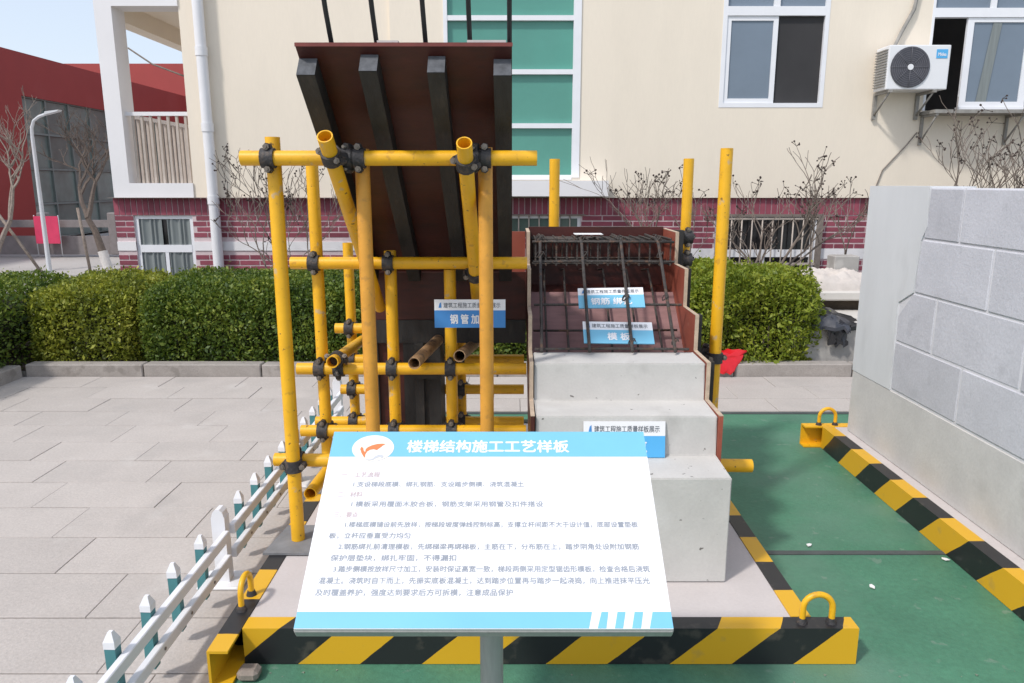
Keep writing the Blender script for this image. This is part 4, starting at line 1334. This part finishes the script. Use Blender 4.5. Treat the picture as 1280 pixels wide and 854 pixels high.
# ================================================================== MAIN SIGN BOARD
BC = Vector((-.060, 1.41, .68))
TC = Vector((-.060, 1.84, .969))
ey = (TC - BC).normalized()
ex = Vector((1, 0, 0))
en = ex.cross(ey)
LB = (TC - BC).length
BWD = .802
tilt = math.atan2(ey.z, ey.y)
sg = thing('display_board', 'large tilted white and blue information board on a steel post', 'sign', tuple(BC), (tilt, 0, 0))
def onboard(px, py):
    d = ray(px, py)
    o = Vector((0, 0, H))
    t = (BC - o).dot(en) / d.dot(en)
    q = o + d * t - BC
    return q.dot(ex), q.dot(ey)
def zz(zx, zy): return onboard(360 + zx / 2.612, 530 + zy / 2.612)
G().box(-BWD / 2, BWD / 2, 0, LB, -.006, 0).build('board', M_WHITE, sg)
G().box(-BWD / 2 - .002, BWD / 2 + .002, -.003, LB + .002, -.034, -.0065).bevel(.003).build('board_frame', M_STEEL, sg)
yh = zz(600, 107)[1]
G().box(-BWD / 2, BWD / 2, yh, LB, .0002, .0008).build('header_band', M_CYAN, sg)
yb0, yb1 = .001, zz(600, 614)[1]
# footer band with four slanted white gaps
xs = []
for a0, a1, c0, c1 in ((697, 752, 717, 778), (808, 862, 822, 880), (915, 972, 932, 990), (1030, 1085, 1045, 1105)):
    f = lambda zx, zy: onboard(600 + zx / 5.12, 660 + zy / 5.12)[0]
    xs.append((f(a0, 635), f(a1, 635), f(c0, 545), f(c1, 545)))
left_b, left_t = -BWD / 2, -BWD / 2
for b_0, b_1, t_0, t_1 in xs:
    G().prism([(left_b, yb0), (b_0, yb0), (t_0, yb1), (left_t, yb1)], 'z', .0002, .0008).build('footer_band', M_CYAN, sg)
    left_b, left_t = b_1, t_1
G().prism([(left_b, yb0), (BWD / 2, yb0), (BWD / 2, yb1), (left_t, yb1)], 'z', .0002, .0008).build('footer_band', M_CYAN, sg)
# emblem
lc = zz(278, 80)
la = zz(346, 80)[0] - lc[0]
lb_ = (zz(278, 38)[1] - zz(278, 122)[1]) / 2
em = G(); em.prism([(lc[0] + la * math.cos(a), lc[1] + lb_ * math.sin(a)) for a in np.linspace(0, 2 * math.pi, 49)[:-1]], 'z', .0010, .0016)
emb = em.build('emblem', M_CREAM, sg)
def blob(pts, m, name):
    q = [((zz(x, y))) for x, y in pts]
    G().prism(q, 'z', .0018, .0024).build(name, m, emb)
blob([(247, 108), (240, 96), (236, 84), (240, 76), (246, 80), (247, 88), (252, 94), (254, 84), (262, 77), (276, 71), (292, 67), (308, 66), (319, 67), (310, 72), (300, 80), (290, 87), (280, 84), (268, 86), (258, 92), (252, 102), (252, 112)], M_ORANGE, 'wing_mark')
blob([(252, 112), (258, 116), (268, 117), (278, 113), (286, 106), (296, 102), (308, 102), (313, 107), (308, 113), (300, 110), (290, 112), (278, 119), (264, 121), (254, 118)], mat('pale_grey_ink', (.5, .52, .55), .6, .05), 'tail_mark')
def line(z0, z1, y, txt, m, size=.0165, off=.00028):
    a, b = zz(z0, y), zz(z1, y)
    me = text_mesh(txt, size, m, off, b[0] - a[0])
    inst('lettering', me, sg, ((a[0] + b[0]) / 2, a[1], .0008))
tt = zz(390, 74), zz(916, 74)
inst('lettering', text_mesh('楼梯结构施工工艺样板', .040, M_WHITE, .0011, tt[1][0] - tt[0][0]), sg, ((tt[0][0] + tt[1][0]) / 2, tt[0][1], .0012))
line(175, 300, 166, '一、工艺流程', M_INKR)
line(212, 768, 197, '1.支设梯段底模、绑扎钢筋、支设踏步侧模、浇筑混凝土', M_INK)
line(162, 243, 230, '二、材料', M_INKR)
line(205, 830, 262, '1.模板采用覆面木胶合板，钢筋支架采用钢管及扣件搭设', M_INK)
line(150, 228, 297, '三、要点', M_INKR)
line(185, 1140, 329, '1.楼梯底模铺设前先放样，按梯段坡度弹线控制标高，支撑立杆间距不大于设计值，底部设置垫板', M_INK)
line(135, 400, 365, '板，立杆应垂直受力均匀', M_INK)
line(165, 1145, 401, '2.钢筋绑扎前清理模板，先绑梯梁再绑梯板，主筋在下，分布筋在上，踏步阴角处设附加钢筋', M_INK)
line(140, 550, 438, '保护层垫块，绑扎牢固，不得漏扣', M_INK)
line(148, 1180, 474, '3.踏步侧模按放样尺寸加工，安装时保证高宽一致，梯段两侧采用定型锯齿形模板，检查合格后浇筑', M_INK)
line(100, 1180, 512, '混凝土。浇筑时自下而上，先振实底板混凝土，达到踏步位置再与踏步一起浇捣，向上推进抹平压光', M_INK)
line(90, 735, 551, '及时覆盖养护，强度达到要求后方可拆模，注意成品保护', M_INK)
# post
pst = G().tube((0, 0, 0), (0, 0, .765), .028, 20)
Mi = Matrix.Translation(-BC)
Ri = Matrix.Rotation(-tilt, 4, 'X')
po = pst.build('post', M_STEEL, sg)
px_, py_ = -.049, 1.60
po.data.transform(Ri @ Mi @ Matrix.Translation((px_, py_, .006)) @ Matrix.Scale(.95, 4, (0, 0, 1)))
fo = G().box(-.12, .12, -.12, .12, .004, .012).build('foot_plate', M_STEEL, sg)
fo.data.transform(Ri @ Mi @ Matrix.Translation((px_, py_, .001)))
G().box(-.10, .12, LB * .2, LB * .62, -.048, -.0345).build('mounting_plate', M_STEEL, sg)

# ================================================================== LOW PICKET FENCE
fe = thing('picket_fence', 'low white rail fence with teal pickets along the paving edge', 'fence', (-1.175, 3.0, 0))
def fpart(g, name, m): return rel(fe, g, name, m)
post_me = None
pr = G()
pr.prism([(-.027, -.024), (.027, -.024), (.027, .024), (-.027, .024)], 'z', .012, .295)
pr.prism([(-.025, .295), (.025, .295), (.020, .316), (.008, .328), (-.008, .328), (-.020, .316)], 'y', -.024, .024)
pm = pr.mesh('post', M_PVCW)
fb = G().prism([(-.09, -.07), (.09, -.07), (.09, .07), (-.09, .07)], 'z', .0, .012).bevel(.003).mesh('post_foot', M_PVCW)
pk = G().prism([(-.016, -.016), (.016, -.016), (.016, .016), (-.016, .016)], 'z', .055, .262).mesh('picket', M_TEAL)
ck = G()
c0 = ck.verts([(-.0172, -.0172, .2625), (.0172, -.0172, .2625), (.0172, .0172, .2625), (-.0172, .0172, .2625)])
c1 = ck.verts([(-.0172, -.0172, .284), (.0172, -.0172, .284), (.0172, .0172, .284), (-.0172, .0172, .284)])
c2 = ck.verts([(-.006, -.006, .312), (.006, -.006, .312), (.006, .006, .312), (-.006, .006, .312)])
ck.face(c0[::-1]); ck.face(c2)
for A, B in ((c0, c1), (c1, c2)):
    for i in range(4): ck.face([A[i], A[(i + 1) % 4], B[(i + 1) % 4], B[i]])
ckm = ck.mesh('picket_cap', M_PVCW)
yp = [.52, 1.545, 2.78, 3.805, 4.83]
npk = [4, 5, 4, 4]
for y in yp:
    inst('post', pm, fe, (0, y - 3.0, 0)); inst('post_foot', fb, fe, (0.0, y - 3.0, 0.003))
for a, b, nk in zip(yp, yp[1:], npk):
    for z in (.118, .222):
        rel(fe, G().box(-1.155, -1.130, a + .027, b - .027, z - .021, z + .021).bevel(.003), 'rail', M_PVCW)
        fc = G()
    for k in range(nk):
        y = a + (b - a) * (k + 1) / (nk + 1)
        q = inst('picket', pk, fe, (0, y - 3.0, random.uniform(-.004, .004)), (random.uniform(-.02, .02), random.uniform(-.02, .02), random.uniform(-.08, .08)))
        cc = inst('picket_cap', ckm, q)
    g = G()
    for k in range(nk):
        y = a + (b - a) * (k + 1) / (nk + 1)
        g.tube((-1.129, y, .118), (-1.127, y, .118), .006, 6)
    rel(fe, g, 'rail_screws', M_BARS)

# ================================================================== BLOCK WALL ON ITS STRIPED BASE
WX, WY1, WY0 = 2.03, 4.30, 1.2
bw = thing('block_wall_base', 'black and yellow striped steel base under the grey block wall', 'base', (2.4, 3.0, 0))
MS_W = stripes('hazard_wall', 'Y', 1, .285, .44, 1.05)
rel(bw, channel_y(1.905, 1, 1.0, 4.355), 'channel_beam', MS_W)
rel(bw, channel_x(4.425, -1, 1.80, 3.2), 'channel_beam', M_YEL)
rel(bw, G().box(1.974, 3.1, 1.0, 4.355, .012, HB - .003), 'screed_slab', M_SLABW)
loop(bw, (1.945, 4.39, HB), 'x')
wl = thing('block_wall', 'grey aerated block wall with a white toothed corner column', 'wall', (WX, WY1, HB))
TH = .22
ZL = [.522, .785, 1.06, 1.332, 1.582]
rel(wl, G().box(WX, WX + TH, WY0, WY1, HB - .002, ZL[0] - .008).bevel(.004), 'upstand', M_BASEC)
rel(wl, G().box(WX + .0045, WX + TH - .006, WY0 + .02, WY1 - .05, ZL[0] - .0075, ZL[4] - .004), 'mortar_core', M_BLOCKM)
# toothed column: wide and narrow courses
edge = [3.845, 3.845, 3.705, 3.685]               # where blocks begin in course 1..4 (bottom up)
pts = [(WY1, ZL[0] - .007), (WY1, ZL[4] + .004)]
prof = []
zc = ZL
tooth = [(3.855, zc[0] - .007), (3.855, zc[1] - .05), (3.86, zc[1]), (3.862, zc[2] - .07), (3.73, zc[2] + .0), (3.71, zc[3] - .01), (3.67, zc[3] + .06), (3.685, zc[4] + .004)]
rel(wl, G().prism([(WY1, zc[0] - .007)] + tooth + [(WY1, zc[4] + .004)], 'x', WX - .003, WX + TH + .003), 'corner_column', M_COLW)
def tooth_y(z):
    for (a, b), (c, d) in zip(tooth, tooth[1:]):
        if b <= z <= d: return a + (c - a) * (z - b) / (d - b + 1e-9)
    return tooth[-1][0]
joints = [[3.26, 2.65, 2.04, 1.43], [3.52, 2.875, 2.27, 1.66], [3.14, 2.53, 1.92, 1.31], [3.40, 2.80, 2.2, 1.6]]
random.seed(9)
for c in range(4):
    z0, z1 = ZL[c] + .004, ZL[c + 1] - .006
    ys = [min(tooth_y(z0), tooth_y(z1)) - .006] + joints[c] + [WY0 + .01]
    for k, (a, b) in enumerate(zip(ys, ys[1:])):
        if k == 0:
            g = G().prism([(b + .006, z0), (tooth_y(z0) - .008, z0), (tooth_y((z0 + z1) / 2) - .008, (z0 + z1) / 2), (tooth_y(z1) - .008, z1), (b + .006, z1)], 'x', WX + random.uniform(-.002, .002), WX + TH)
        else:
            g = G().box(WX + random.uniform(-.003, .002), WX + TH, b + .0075, a - .0075, z0, z1)
        g.bevel(.004)
        rel(wl, g, 'block', M_BLOCK)

# litter on the green floor
random.seed(4)
for (px, py, where) in ((1090, 733, 'nearest the striped corner with the lifting loop'), (1011, 681, 'just beyond the dark floor joint'), (1182, 699, 'beside the striped wall base')):
    d = ray(px, py); t = (.012 - H) / d.z
    o = G().prism([(-.016, -.006), (0, -.011), (.017, -.004), (.013, .006), (-.004, .010)], 'z', 0, .003).build('litter_scrap', M_PAPER)
    o.location = (d.x * t, d.y * t, .010); o.rotation_euler = (0, 0, random.uniform(0, 6))
    tag(o, 'pale litter scrap on the green floor ' + where, 'litter', 'litter scraps on the green floor')
g = G()
for k in range(60):
    x, y = random.uniform(-.95, 1.9), random.uniform(1.85, 2.22)
    s = random.uniform(.002, .006)
    a = random.uniform(0, 6)
    g.prism([(x + s * math.cos(a), y + s * math.sin(a)), (x + s * math.cos(a + 2.2), y + s * math.sin(a + 2.2)), (x + s * math.cos(a + 4.1), y + s * math.sin(a + 4.1))], 'z', .0045, .0045 + s * .5)
g.build('grit', M_DEBRIS, kind='stuff')
